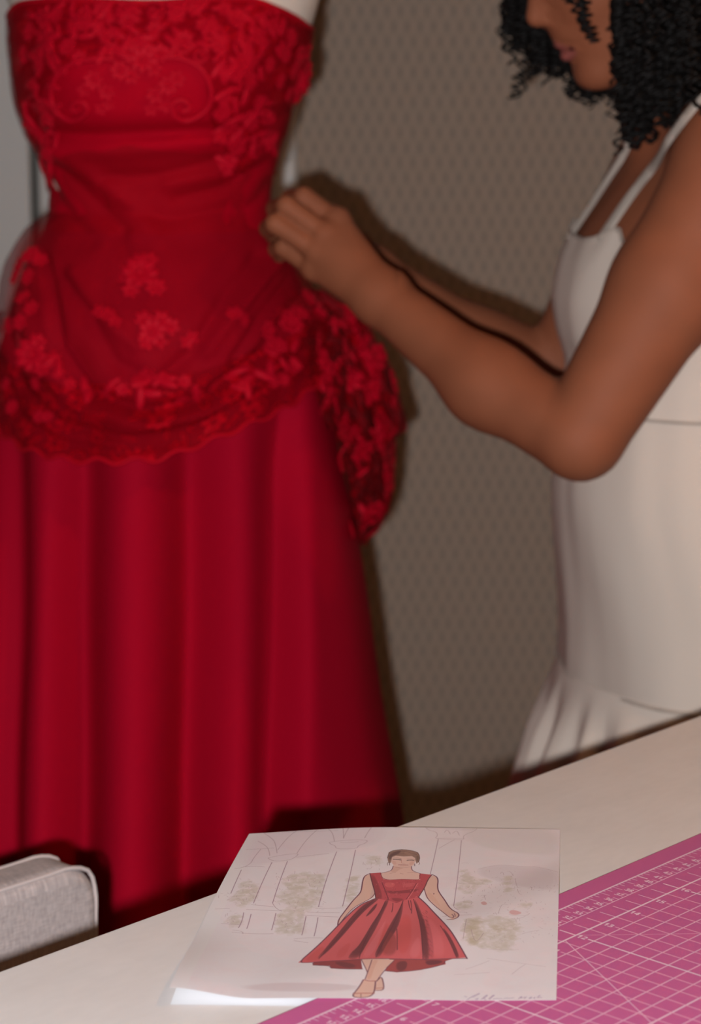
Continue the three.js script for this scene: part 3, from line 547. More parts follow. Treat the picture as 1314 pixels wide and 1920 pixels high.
['l',[158,131,140],0.5,2.3,[951,715,955,720,954,740]],
['l',[158,131,140],0.5,2.3,[842,649,840,623,839,603]],
['l',[158,131,140],0.5,2.3,[877,713,886,712,893,723]],
['l',[158,131,140],0.5,2.3,[911,567,917,601,930,601]],
['l',[158,131,140],0.5,2.3,[937,529,937,540,934,553]],
['l',[158,131,140],0.5,2.3,[892,683,900,691,911,683]],
['l',[158,131,140],0.5,2.3,[871,560,874,572,883,555]],
['l',[158,131,140],0.5,2.3,[913,568,917,595,922,605]],
['l',[158,131,140],0.5,2.3,[893,618,894,643,894,662]],
['l',[158,131,140],0.5,2.3,[951,680,952,658,948,660]],
['l',[158,131,140],0.5,2.3,[871,714,877,711,878,726]],
['l',[158,131,140],0.5,2.3,[845,629,853,647,862,657]],
['l',[158,131,140],0.5,2.3,[903,684,900,705,896,723]],
['l',[158,131,140],0.5,2.3,[92,1180,90,1182,83,1209]],
['l',[158,131,140],0.5,2.3,[72,1140,78,1164,88,1157]],
['l',[158,131,140],0.5,2.3,[83,1108,72,1102,64,1084]],
['l',[158,131,140],0.5,2.3,[101,1182,96,1194,90,1204]],
['l',[158,131,140],0.5,2.3,[51,1128,60,1124,68,1121]],
['l',[158,131,140],0.5,2.3,[122,1158,113,1148,104,1144]],
['l',[158,131,140],0.5,2.3,[20,1127,23,1159,27,1171]],
['l',[158,131,140],0.5,2.3,[21,1087,30,1100,41,1097]],
['f',[146,70,72],1,0,[722,2199,724,2254,822,2270,832,2313,941,2334,1011,2333,986,2172]],
['f',[160,76,76],1,0,[1149,2184,1140,2356,1207,2374,1339,2335,1472,2251,1465,2211,1528,2158,1372,2178]],
['w',[99,56,61],0.7,0,[1186,2234,1258,2207,1254,2348,1206,2366]],
['w',[97,54,61],0.8,0,[1349,2202,1456,2195,1443,2249,1363,2276]],
['w',[101,58,63],0.6,0,[828,2214,894,2209,986,2291,924,2328]],
['l',[113,67,83],1,4.8,[721,2217,724,2254,822,2270,832,2313,941,2334,1011,2333]],
['l',[113,67,83],1,4.8,[1140,2356,1207,2374,1339,2335,1472,2251,1465,2211]],
['f',[212,174,160],1,0,[991,2181,1019,2289,1046,2395,1059,2242,1065,2176]],
['l',[113,67,83],1,4,[992,2194,1019,2289,1045,2384]],
['f',[212,174,160],1,0,[1052,2177,1046,2352,1040,2476,1105,2497,1134,2335,1179,2204]],
['w',[201,151,135],0.6,0,[1055,2199,1050,2352,1046,2470,1071,2478,1076,2285,1092,2196]],
['l',[113,67,83],1,4,[1052,2199,1046,2352,1039,2470]],
['l',[113,67,83],1,4,[1180,2208,1134,2335,1105,2497]],
['f',[212,174,160],1,0,[1105,2497,1123,2432,1137,2473,1155,2586,1143,2622,1104,2611]],
['l',[113,67,83],1,4.8,[1105,2497,1123,2428,1137,2473,1155,2586,1143,2622,1105,2617]],
['l',[171,101,92],1,4.8,[1106,2590,1153,2580]],
['f',[212,174,160],1,0,[1030,2477,1019,2567,994,2662,993,2704,1032,2718,1086,2703,1109,2642,1099,2497,1072,2495]],
['l',[113,67,83],1,5.6,[1030,2477,1019,2567,994,2662,993,2704,1032,2718,1086,2703,1109,2642,1099,2497]],
['l',[171,92,88],1,6.4,[1032,2477,1065,2500,1096,2493]],
['l',[171,92,88],1,6.4,[992,2662,1041,2654,1105,2655]],
['l',[137,92,88],1,3.2,[1034,2665,1039,2710]],
['f',[212,174,160],1,0,[912,808,872,826,869,920,879,1078,870,1143,844,1234,817,1386,787,1549,792,1585,800,1622,827,1473,864,1335,926,1245,965,1186,968,1104,943,973]],
['w',[196,160,160],0.6,0,[943,973,965,1104,955,1181,940,1207,940,1078]],
['l',[113,67,83],1,5.6,[898,802,872,826,869,920,879,1078,870,1143,844,1234,817,1386,787,1549,798,1622]],
['l',[113,67,83],1,4,[800,1622,827,1473,864,1335,926,1245,960,1186,968,1104]],
['f',[212,174,160],1,0,[1276,836,1324,855,1340,920,1342,1023,1356,1113,1406,1250,1446,1396,1500,1478,1505,1538,1476,1591,1441,1582,1462,1563,1406,1445,1344,1325,1286,1202,1265,1075,1271,946]],
['w',[207,158,142],0.5,0,[1292,1100,1333,1176,1390,1348,1362,1324,1288,1176]],
['l',[113,67,83],1,5.6,[1294,828,1323,849,1341,920,1342,1023,1356,1113,1406,1250,1446,1396,1502,1481,1506,1542,1478,1590,1439,1582]],
['l',[113,67,83],1,4,[1264,1062,1286,1202,1344,1325,1406,1445,1457,1563,1474,1551]],
['l',[113,67,83],1,4,[1461,1492,1481,1527,1470,1562]],
['l',[113,67,83],1,3.2,[1474,1479,1485,1515,1482,1538]],
['f',[137,92,97],1,0,[1325,1136,1332,1133,1332,1153,1326,1151]],
['f',[216,180,169],1,0,[1035,668,1038,738,1015,773,966,792,988,920,1228,925,1214,809,1176,777,1156,729,1156,669]],
['w',[203,158,142],0.6,0,[1039,679,1040,738,1025,773,1063,787,1077,739,1112,707]],
['l',[113,67,83],1,4,[1036,679,1038,738,1015,773,971,795]],
['l',[113,67,83],1,4,[1153,685,1156,729,1176,777,1218,807]],
['l',[183,135,128],1,3.2,[1027,800,1063,787]],
['l',[183,135,128],1,3.2,[1092,801,1112,814]],
['l',[183,135,128],1,3.2,[1138,796,1185,793]],
['f',[214,180,169],1,0,[1007,540,1013,501,1083,492,1160,516,1173,585,1165,667,1135,704,1089,706,1038,668,1014,601]],
['w',[210,155,144],0.5,0,[1018,582,1046,596,1056,657,1031,646]],
['w',[210,155,144],0.5,0,[1132,612,1166,593,1160,667,1137,674]],
['f',[146,115,103],1,0,[986,540,984,442,1009,409,1065,390,1134,412,1175,446,1196,544,1193,612,1181,642,1164,543,1142,510,1085,514,1037,502,1015,524,1015,624,1001,623]],
['w',[97,72,70],0.8,0,[989,498,1020,429,1066,407,1053,472,1009,507,1008,596]],
['w',[110,83,76],0.6,0,[1169,488,1190,516,1188,612,1175,585]],
['w',[171,135,117],0.5,0,[1078,430,1136,437,1159,488,1092,486]],
['l',[81,56,58],1,3.2,[986,540,984,445,1009,409,1065,390,1134,412,1177,449,1196,544,1193,612]],
['l',[92,65,65],1,2.4,[994,456,1049,429,1127,445,1169,488]],
['l',[92,65,65],1,2.4,[1002,490,1071,458,1148,474]],
['l',[92,65,70],1,2.4,[1000,610,990,629,999,664]],
['l',[92,65,70],1,2.4,[1191,612,1207,632,1197,659]],
['l',[103,70,74],1,3.2,[1007,618,1012,662]],
['l',[103,70,74],1,3.2,[1170,642,1173,680]],
['l',[47,29,38],1,7.1,[1026,564,1045,559,1076,575]],
['l',[47,29,38],1,6.6,[1117,584,1142,576,1159,585]],
['l',[103,74,72],1,2.2,[1022,543,1048,534,1077,553]],
['l',[103,74,72],1,2.2,[1114,560,1140,554,1167,570]],
['l',[188,126,115],1,2.2,[1080,579,1082,621,1092,636,1107,636]],
['l',[137,67,74],1,5.3,[1069,658,1096,654,1129,665]],
['l',[183,115,113],1,2.2,[1082,675,1103,678,1119,674]],
['l',[149,103,103],1,1.8,[1039,685,1064,705,1106,712,1144,697]],
['f',[183,81,88],1,0,[901,794,970,784,974,840,995,894,1038,912,1111,902,1185,912,1227,912,1216,841,1218,807,1294,831,1276,894,1265,1050,1246,1152,1239,1207,1176,1233,1114,1290,1061,1250,981,1211,965,1104,931,947]],
['w',[133,61,67],0.75,0,[908,813,939,840,1002,1103,1023,1231,980,1206,965,1104,931,947]],
['w',[135,61,67],0.75,0,[1017,1077,1110,1097,1233,1050,1220,1114,1114,1141,1040,1129]],
['w',[128,58,65],0.6,0,[1066,1205,1113,1280,1158,1229,1120,1204]],
['w',[210,106,110],0.6,0,[1005,947,1079,960,1068,1038,1022,1030]],
['w',[210,106,110],0.5,0,[1117,973,1207,959,1195,1029,1131,1030]],
['l',[137,61,70],0.6,2.4,[1052,972,1053,985,1044,976]],
['l',[219,124,128],0.6,2.4,[1130,961,1137,964,1132,979]],
['l',[137,61,70],0.6,2.4,[1062,1217,1067,1227,1059,1232]],
['l',[219,124,128],0.6,2.4,[1174,1197,1178,1189,1181,1207]],
['l',[137,61,70],0.6,2.4,[1155,1060,1153,1047,1162,1054]],
['l',[219,124,128],0.6,2.4,[1221,1035,1215,1030,1221,1017]],
['l',[137,61,70],0.6,2.4,[1109,924,1112,914,1117,932]],
['l',[219,124,128],0.6,2.4,[1224,1179,1228,1190,1219,1191]],
['l',[137,61,70],0.6,2.4,[1033,1070,1032,1082,1025,1069]],
['l',[219,124,128],0.6,2.4,[995,922,999,934,990,935]],
['l',[137,61,70],0.6,2.4,[1013,1072,1017,1064,1021,1082]],
['l',[219,124,128],0.6,2.4,[965,934,971,932,970,951]],
['l',[219,124,128],0.6,2.4,[1188,1097,1183,1104,1181,1085]],
['l',[137,61,70],0.6,2.4,[1239,953,1233,947,1240,936]],
['l',[219,124,128],0.6,2.4,[1224,1185,1229,1192,1222,1202]],
['l',[137,61,70],0.6,2.4,[1127,993,1124,1003,1119,985]],
['l',[219,124,128],0.6,2.4,[985,947,991,945,990,964]],
['l',[137,61,70],0.6,2.4,[1066,1061,1063,1049,1071,1050]],
['l',[219,124,128],0.6,2.4,[1241,1167,1236,1158,1243,1151]],
['l',[137,61,70],0.6,2.4,[1242,1000,1244,988,1250,1003]],
['l',[219,124,128],0.6,2.4,[994,1140,993,1127,1001,1136]],
['l',[137,61,70],0.6,2.4,[1177,1115,1183,1113,1182,1131]],
['l',[219,124,128],0.6,2.4,[1019,1070,1018,1082,1010,1069]],
['l',[137,61,70],0.6,2.4,[1111,1148,1111,1135,1119,1148]],
['l',[219,124,128],0.6,2.4,[1087,947,1090,959,1081,959]],
['l',[137,61,70],0.6,2.4,[1156,1116,1156,1104,1164,1116]],
['l',[219,124,128],0.6,2.4,[1079,1099,1079,1111,1071,1099]],
['l',[137,61,70],0.6,2.4,[1177,957,1172,964,1169,945]],
['l',[219,124,128],0.6,2.4,[1232,1122,1226,1121,1229,1105]],
['l',[137,61,70],0.6,2.4,[1098,955,1105,959,1099,973]],
['l',[219,124,128],0.6,2.4,[1220,987,1214,980,1221,970]],
['l',[137,61,70],0.6,2.4,[1040,1204,1033,1199,1039,1186]],
['l',[219,124,128],0.6,2.4,[1048,1108,1045,1118,1040,1102]],
['l',[137,61,70],0.6,2.4,[1012,960,1010,972,1003,957]],
['l',[137,61,70],0.6,2.4,[1085,1055,1091,1061,1085,1072]],
['l',[219,124,128],0.6,2.4,[1228,1110,1225,1120,1220,1103]],
['l',[137,61,70],0.6,2.4,[1095,1177,1090,1170,1097,1160]],
['l',[219,124,128],0.6,2.4,[1050,964,1057,962,1055,981]],
['l',[137,61,70],0.6,2.4,[1134,1125,1129,1132,1127,1113]],
['l',[219,124,128],0.6,2.4,[1064,990,1058,990,1060,972]],
['l',[137,61,70],0.6,2.4,[1202,932,1195,928,1201,914]],
['l',[219,124,128],0.6,2.4,[1122,969,1128,972,1123,987]],
['l',[137,61,70],0.6,2.4,[1125,1049,1124,1036,1132,1044]],
['l',[219,124,128],0.6,2.4,[1133,1036,1128,1027,1135,1019]],
['l',[137,61,70],0.6,2.4,[1143,1008,1145,1021,1136,1014]],
['l',[219,124,128],0.6,2.4,[1227,1081,1227,1093,1219,1082]],
['l',[137,61,70],0.6,2.4,[1223,1032,1227,1043,1219,1045]],
['l',[219,124,128],0.6,2.4,[1020,1006,1019,993,1028,1000]],
['l',[137,61,70],0.6,2.4,[1056,1195,1061,1204,1054,1211]],
['l',[219,124,128],0.6,2.4,[1093,1132,1099,1130,1098,1149]],
['l',[137,61,70],0.6,2.4,[1206,1028,1205,1040,1198,1025]],
['l',[219,124,128],0.6,2.4,[959,974,965,982,958,991]],
['l',[137,61,70],0.6,2.4,[1149,936,1156,940,1151,954]],
['l',[219,124,128],0.6,2.4,[1180,934,1174,928,1181,917]],
['l',[137,61,70],0.6,2.4,[973,1052,980,1052,977,1070]],
['l',[219,124,128],0.6,2.4,[1066,1213,1061,1206,1068,1197]],
['l',[137,61,70],0.6,2.4,[1192,1004,1185,999,1191,986]],
['l',[219,124,128],0.6,2.4,[1059,968,1063,961,1066,980]],
['l',[219,124,128],0.6,2.4,[1052,1132,1059,1137,1053,1149]],
['l',[137,61,70],0.6,2.4,[991,933,986,924,993,917]],
['l',[219,124,128],0.6,2.4,[1244,1081,1250,1084,1245,1098]],
['l',[137,61,70],0.6,2.4,[1128,1161,1133,1171,1124,1174]],
['l',[219,124,128],0.6,2.4,[1070,1053,1067,1062,1063,1043]],
['l',[219,124,128],0.6,2.4,[1132,947,1132,960,1124,949]],
['l',[137,61,70],0.6,2.4,[1075,1073,1069,1072,1072,1055]],
['l',[219,124,128],0.6,2.4,[1107,1128,1101,1132,1101,1113]],
['l',[126,56,67],1,4,[991,947,1026,1077,1059,1230]],
['l',[126,56,67],1,3.2,[1209,972,1192,1101,1167,1229]],
['l',[223,137,137],1,2.4,[1216,978,1200,1106,1176,1228]],
['l',[137,65,74],1,4,[969,792,976,840,994,888,1038,910,1110,899,1185,910,1226,910,1217,847,1219,809]],
['l',[103,56,65],1,4.8,[901,794,931,947,965,1104,981,1211]],
['l',[103,56,65],1,4.8,[1294,831,1276,894,1265,1050,1246,1152,1239,1202]],
['l',[115,54,63],1,4.8,[981,1211,1061,1250,1114,1290,1176,1233,1239,1202]],
['f',[201,97,101],1,0,[980,1206,1060,1245,1113,1285,1176,1228,1239,1197,1288,1289,1353,1447,1439,1681,1513,1906,1583,2154,1488,2173,1373,2191,1290,2192,1158,2190,1040,2180,909,2193,792,2192,694,2207,637,2200,700,1994,770,1731,830,1498,882,1335,927,1258]],
['w',[196,81,83],0.6,0,[1055,1648,1103,1599,1154,1969,1121,2150,1069,2131]],
['w',[201,83,83],0.5,0,[1159,1452,1225,1498,1262,2053,1203,2145,1159,1832]],
['w',[212,113,119],0.5,0,[1321,1496,1411,1774,1468,2129,1387,2156,1337,1824]],
['w',[214,119,124],0.5,0,[1015,1931,1055,1648,1076,1503,1065,1928,1038,2156,988,2159]],
['w',[192,81,81],0.5,0,[687,2087,756,1898,770,2150,676,2190]],
['w',[194,81,85],0.4,0,[840,2032,903,1844,900,2120,848,2168]],
['w',[214,119,124],0.5,0,[1263,1964,1295,1825,1325,2160,1256,2175]],
['w',[106,58,63],0.9,0,[976,1206,914,1304,857,1510,819,1705,781,1897,739,2130,776,2059,838,1800,901,1508,959,1308,1000,1226]],
['w',[106,58,63],0.9,0,[1043,1246,1031,1406,994,1602,969,1817,943,2015,903,2137,980,2164,1000,1909,1033,1601,1049,1406,1061,1256]],
['w',[106,58,63],0.9,0,[1150,1244,1137,1403,1100,1658,1078,1882,1057,2143,1099,2141,1119,1914,1150,1692,1159,1452]],
['w',[106,58,63],0.9,0,[1211,1218,1263,1497,1301,1779,1338,2185,1376,2182,1336,1824,1304,1592,1259,1376]],
['w',[106,58,63],0.9,0,[1409,1682,1482,1952,1524,2152,1546,2150,1488,1907]],
['w',[106,58,63],0.9,0,[996,1269,970,1370,945,1507,967,1469,996,1357]],
['w',[146,70,72],0.55,0,[1103,1694,1163,1832,1185,2124,1112,2151,1087,1973]],
['w',[149,72,74],0.35,0,[1312,1496,1367,1822,1405,2176,1372,2183,1314,1686]],
['l',[97,52,61],0.8,4,[1043,1251,1024,1504,977,1817,977,2171]],
['l',[97,52,61],0.8,4,[1150,1249,1137,1501,1095,1881,1072,2165]],
['l',[97,52,61],0.8,4,[1211,1228,1264,1497,1307,1825,1339,2185]],
['l',[97,52,61],0.8,4,[1091,1285,1099,1355,1097,1429]],
['l',[97,52,61],0.8,4,[1195,1248,1213,1352,1217,1450]],
['l',[97,52,61],0.8,4,[1182,1248,1195,1353,1210,1402]],
['l',[97,52,61],0.8,4,[976,1211,908,1409,839,1728,746,2152]],
['l',[97,52,61],0.8,4,[1404,1682,1482,1952,1528,2158]],
['l',[97,52,61],0.8,4,[1150,1692,1169,1877,1183,2058]],
['l',[97,52,58],0.5,2,[1309,1738,1323,1765]],
['l',[97,52,58],0.5,2,[1371,2119,1385,2144]],
['l',[97,52,58],0.5,2,[1283,1479,1298,1507]],
['l',[97,52,58],0.5,2,[1344,1885,1358,1911]],
['l',[97,52,58],0.5,2,[1298,1412,1312,1441]],
['l',[97,52,58],0.5,2,[1325,1641,1339,1669]],
['l',[97,52,58],0.5,2,[1376,2064,1390,2090]],
['l',[97,52,58],0.5,2,[1303,1549,1318,1577]],
['l',[97,52,58],0.5,2,[1309,1573,1324,1601]],
['l',[97,52,58],0.5,2,[1357,2045,1371,2071]],
['l',[97,52,58],0.5,2,[1291,1619,1306,1646]],
['l',[97,52,58],0.5,2,[1355,2142,1369,2168]],
['l',[97,52,58],0.5,2,[1358,1931,1372,1957]],
['l',[97,52,58],0.5,2,[1305,1681,1319,1709]],
['l',[97,52,58],0.5,2,[1323,1687,1337,1714]],
['l',[97,52,58],0.5,2,[1361,2108,1374,2134]],
['l',[97,52,58],0.5,2,[1327,1779,1341,1806]],
['l',[97,52,58],0.5,2,[1285,1546,1300,1574]],
['l',[97,52,58],0.5,2,[1343,1955,1356,1982]],
['l',[97,52,58],0.5,2,[1281,1439,1296,1468]],
['l',[97,52,58],0.5,2,[1291,1547,1305,1575]],
['l',[97,52,58],0.5,2,[1306,1563,1321,1591]],
['l',[97,52,58],0.5,2,[1309,1676,1323,1704]],
['l',[97,52,58],0.5,2,[1349,1975,1362,2001]],
['l',[97,52,58],0.5,2,[1352,1907,1366,1933]],
['l',[97,52,58],0.5,2,[1297,1436,1311,1465]],
['l',[97,52,58],0.5,2,[1365,1979,1378,2005]],
['l',[97,52,58],0.5,2,[1335,1799,1349,1826]],
['l',[97,52,58],0.5,2,[1295,1569,1309,1597]],
['l',[97,52,58],0.5,2,[1272,1462,1287,1490]],
['l',[97,52,58],0.5,2,[1295,1581,1309,1609]],
['l',[97,52,58],0.5,2,[1288,1597,1303,1625]],
['l',[97,52,58],0.5,2,[1300,1408,1314,1437]],
['l',[97,52,58],0.5,2,[1345,1980,1359,2006]],
['l',[97,52,58],0.5,2,[1289,1540,1304,1569]],
['l',[97,52,58],0.5,2,[1293,1634,1307,1662]],
['l',[97,52,58],0.5,2,[1335,1891,1349,1917]],
['l',[97,52,58],0.5,2,[1307,1505,1322,1533]],
['l',[97,52,58],0.5,2,[1360,2030,1373,2056]],
['l',[97,52,58],0.5,2,[1356,2011,1370,2037]],
['l',[113,67,83],1,6.4,[981,1211,927,1258,882,1335,830,1498,770,1731,700,1994,637,2200,694,2207,792,2192,909,2193,1040,2180,1158,2190,1290,2192,1373,2191,1488,2173,1588,2165]],
['l',[113,67,83],1,6.4,[1239,1197,1288,1289,1353,1447,1439,1681,1513,1906,1588,2169]],
['l',[151,124,160],0.8,3.5,[1617,2713,1639,2672,1681,2625,1677,2644,1644,2683]],
['l',[151,124,160],0.8,3.5,[1599,2670,1613,2680]],
['l',[151,124,160],0.8,3.5,[1660,2704,1673,2690,1676,2707,1663,2715]],
['l',[151,124,160],0.8,3.5,[1693,2708,1713,2660,1726,2648,1718,2673,1700,2705,1710,2697,1718,2714]],
['l',[151,124,160],0.8,3.5,[1732,2700,1752,2657,1765,2650,1749,2677,1737,2710]],
['l',[151,124,160],0.8,3.5,[1757,2707,1767,2693,1772,2705,1780,2691,1787,2704,1798,2691,1805,2702]],
['l',[151,124,160],0.8,3.5,[1815,2702,1828,2687,1837,2700,1854,2692,1868,2688]],
['l',[151,124,160],0.8,3.5,[1894,2705,1906,2676,1913,2670,1903,2700,1920,2688,1929,2680]],
['l',[151,124,160],0.8,3.5,[1925,2703,1938,2678]],
['l',[151,124,160],0.8,3.5,[1951,2700,1961,2677,1969,2687,1955,2703]],
['l',[151,124,160],0.8,3.5,[1977,2698,1986,2670,1981,2698]],
['l',[151,124,160],0.8,3.5,[1994,2692,2005,2668,2012,2657]],
['l',[151,124,160],0.8,3.5,[2001,2696,2016,2673,2020,2694]],
];
{ // the fashion sketch: one sheet lying over the table edge and the mat, its near left corner curled up
  const tl = V(-0.0653, 0, -1.3922), tr = V(0.136, 0, -1.4015), br = V(0.1087, 0, -1.1233), bl = V(-0.0957, 0, -1.127);
  const W = 1470, H = 1904, rnd = mulberry(11);
  const map = canvasTex(W, H, (g) => {
    const k = 0.7;
    g.fillStyle = '#dad2d6'; g.fillRect(0, 0, W, H);
    for (let i = 0; i < 900; i++) { g.globalAlpha = 0.05; g.fillStyle = rnd() < 0.5 ? '#e2dada' : '#cbbfc4'; g.beginPath(); g.ellipse(rnd() * W, rnd() * H, 20 + rnd() * 90, 10 + rnd() * 40, rnd() * 3, 0, 7); g.fill(); }
    g.globalAlpha = 1; g.fillStyle = '#dbd4d6'; g.fillRect(0, 0, 62, H);
    const path = (p, close) => {
      const n = p.length / 2, X = (i) => p[2 * (i % n)] * k, Y = (i) => p[2 * (i % n) + 1] * k;
      g.beginPath();
      if (close === 2) { g.moveTo((X(0) + X(n - 1)) / 2, (Y(0) + Y(n - 1)) / 2); for (let i = 0; i < n; i++) g.quadraticCurveTo(X(i), Y(i), (X(i) + X(i + 1)) / 2, (Y(i) + Y(i + 1)) / 2); g.closePath(); return; }
      g.moveTo(X(0), Y(0));
      if (close) { for (let i = 1; i < n; i++) g.lineTo(X(i), Y(i)); g.closePath(); return; }
      if (n === 2) { g.lineTo(X(1), Y(1)); return; }
      for (let i = 1; i < n - 1; i++) { const e = i === n - 2; g.quadraticCurveTo(X(i), Y(i), e ? X(i + 1) : (X(i) + X(i + 1)) / 2, e ? Y(i + 1) : (Y(i) + Y(i + 1)) / 2); }
    };
    g.lineCap = 'round'; g.lineJoin = 'round';
    for (const [kind, col, a, w, p] of SKETCH) {
      g.fillStyle = g.strokeStyle = `rgb(${col[0]},${col[1]},${col[2]})`;
      if (kind === 'f') { g.globalAlpha = a; path(p, 1); g.fill(); }
      else if (kind === 'l') { g.globalAlpha = a; g.lineWidth = Math.max(1.2, w * k * 1.3); path(p); g.stroke(); }
      else if (kind === 'g') {                                                // foliage: many small dabs inside the drawn outline
        const n = p.length / 2; let x0 = 1e9, x1 = -1e9, y0 = 1e9, y1 = -1e9; for (let i = 0; i < n; i++) { x0 = Math.min(x0, p[2 * i]); x1 = Math.max(x1, p[2 * i]); y0 = Math.min(y0, p[2 * i + 1]); y1 = Math.max(y1, p[2 * i + 1]); }
        const inside = (x, y) => { let c = false; for (let i = 0, j = n - 1; i < n; j = i++) if ((p[2 * i + 1] > y) !== (p[2 * j + 1] > y) && x < (p[2 * j] - p[2 * i]) * (y - p[2 * i + 1]) / (p[2 * j + 1] - p[2 * i + 1]) + p[2 * i]) c = !c; return c; };
        g.globalAlpha = a * 0.3;
        for (let q = 0; q < (x1 - x0) * (y1 - y0) / 260; q++) { const x = lerp(x0, x1, rnd()), y = lerp(y0, y1, rnd()), s = 6 + rnd() * 22, r = rnd() * 3; if (!inside(x, y)) continue; g.beginPath(); g.ellipse(x * k, y * k, s, s * 0.55, r, 0, 7); g.fill(); }
      } else {                                                                // watercolour: a few loose layers of the same patch
        let cx = 0, cy = 0; const n = p.length / 2; for (let i = 0; i < n; i++) { cx += p[2 * i] / n; cy += p[2 * i + 1] / n; }
        for (let q = 0; q < 4; q++) { const f = 0.88 + 0.06 * q; g.globalAlpha = a * (a > 0.85 ? 0.46 : 0.34); path(p.map((v, i) => { const o = i % 2 ? cy : cx; return o + (v - o) * f + (rnd() - 0.5) * 8; }), 2); g.fill(); }
      }
    }
    g.globalAlpha = 1;
  });
  const hgt = (u, v) => 0.0042 + 0.0038 * Math.exp(-(((u - 0.45) / 0.32) ** 2)) * (1 - v) ** 2 + 0.006 * sstep(0.22, 0, u) * sstep(0.55, 1, v) + 0.0004 * Math.sin(u * 9 + v * 4);
  const geo = surf(60, 70, (u, v) => {
    const p = tl.clone().multiplyScalar((1 - u) * (1 - v)).addScaledVector(tr, u * (1 - v)).addScaledVector(bl, (1 - u) * v).addScaledVector(br, u * v);
    p.x -= 0.0028 * Math.sin(v * Math.PI) * (1 - u) ** 2; const c = p.clone().sub(M0).dot(INTO) / INCH; p.y = TABLE_Y + hgt(u, v) - 0.003 * sstep(-1.9, -3.6, c) * (1 - sstep(0.6, 1, v)); return p;
  });
  const back = geo.clone(); back.translate(0, -0.00018, 0);
  const uv = geo.attributes.uv; for (let i = 0; i < uv.count; i++) uv.setY(i, 1 - uv.getY(i));
  const sk = thing('fashion_sketch', 'sheet with a fashion sketch of a woman in a red dress between columns', 'drawing');
  part('sketch_face', geo, std({ map, roughness: 0.7 }), sk);
  part('sheet_back', back, std({ color: 0xe8e2e2, roughness: 0.8 }), sk);
  // plain sheet tucked under the sketch and the mat
  const q = [[-0.0925, -1.17], [0.03, -1.2], [-0.004, -1.124], [-0.0955, -1.127]].map(([x, z]) => V(x, TABLE_Y + 0.0002, z));
  const g = surf(10, 10, (u, v) => q[0].clone().multiplyScalar((1 - u) * (1 - v)).addScaledVector(q[1], u * (1 - v)).addScaledVector(q[2], u * v).addScaledVector(q[3], (1 - u) * v));
  const us = part('paper_sheet', g, std({ color: 0xe8eaee, roughness: 0.8 }), scene);
  us.userData = { label: 'plain white sheet peeking out under the near edge of the sketch', category: 'paper' };
}
{ // upholstered chair pushed up to the far side of the table
  const R = V(-0.186, 0, -1.604);                                            // right front edge of the backrest
  const Wd = 0.47, c = R.clone().addScaledVector(ALONG, -Wd / 2);
  const ch = thing('upholstered_chair', 'pale grey upholstered chair with piped backrest behind the table corner', 'chair', [c.x, 0, c.z], TURN);
  const cloth = repeat(weave, 26, 26);
  const mc = phys({ color: 0xcbbdba, map: repeat(dataTex(256, (x, y) => { const k = 222 + 26 * nz(x * 0.5, y * 0.08, 4) + 20 * nz(x * 0.08, y * 0.5, 8); return [k, k, k + 2].map((q) => clamp(q, 0, 255)); }, true), 6, 6), bumpMap: cloth, bumpScale: 0.0006, roughness: 0.95, sheen: 0.4, sheenColor: new THREE.Color(0.6, 0.55, 0.55), sheenRoughness: 0.6 });
  const pipe = std({ color: 0xc0b2b0, roughness: 0.85 });
  const topY = 0.768, h = 0.42, t = 0.045, r = 0.026;
  // the backrest: a padded slab with a slightly bowed top and rounded upper corners
  const prof = (inset) => { const s = new THREE.Shape(), w = Wd / 2 - inset, y1 = h - inset, rr = r; s.moveTo(-w, inset); s.lineTo(w - 0.008, inset); s.lineTo(w, y1 - rr); s.quadraticCurveTo(w, y1, w - rr, y1); s.quadraticCurveTo(0, y1 + 0.002, -w + rr, y1); s.quadraticCurveTo(-w, y1, -w, y1 - rr); s.closePath(); return s; };
  const slab = new THREE.ExtrudeGeometry(prof(0.012), { depth: t - 0.024, bevelEnabled: true, bevelThickness: 0.012, bevelSize: 0.012, bevelSegments: 6, curveSegments: 20 });
  slab.translate(0, topY - h, -t + 0.012);
  const bk = part('backrest', slab, mc, ch);
  for (const z of [-0.0045, -t + 0.0045]) { const pts = prof(0.002).getSpacedPoints(90).map((p) => V(p.x, p.y + topY - h, z)); pts.pop(); part('piping', tube(pts, 0.0017, 220, 8, true), pipe, bk); }
  part('seat', rbox(Wd, 0.09, 0.45, 0.035, 0, 0.43, 0.19, 6), mc, ch);
  part('seat_piping', tube([V(-Wd / 2 + 0.01, 0.465, -0.02), V(Wd / 2 - 0.01, 0.465, -0.02), V(Wd / 2 - 0.01, 0.465, 0.4), V(-Wd / 2 + 0.01, 0.465, 0.4)], 0.003, 80, 6, true), pipe, ch);
  const wood = std({ color: 0x4a3524, roughness: 0.5 });
  for (const [x, z] of [[-1, 0], [1, 0], [-1, 1], [1, 1]]) part('leg', new THREE.CylinderGeometry(0.019, 0.012, 0.4, 16).translate(x * (Wd / 2 - 0.05), 0.2, z ? 0.37 : -0.01), wood, ch);
}
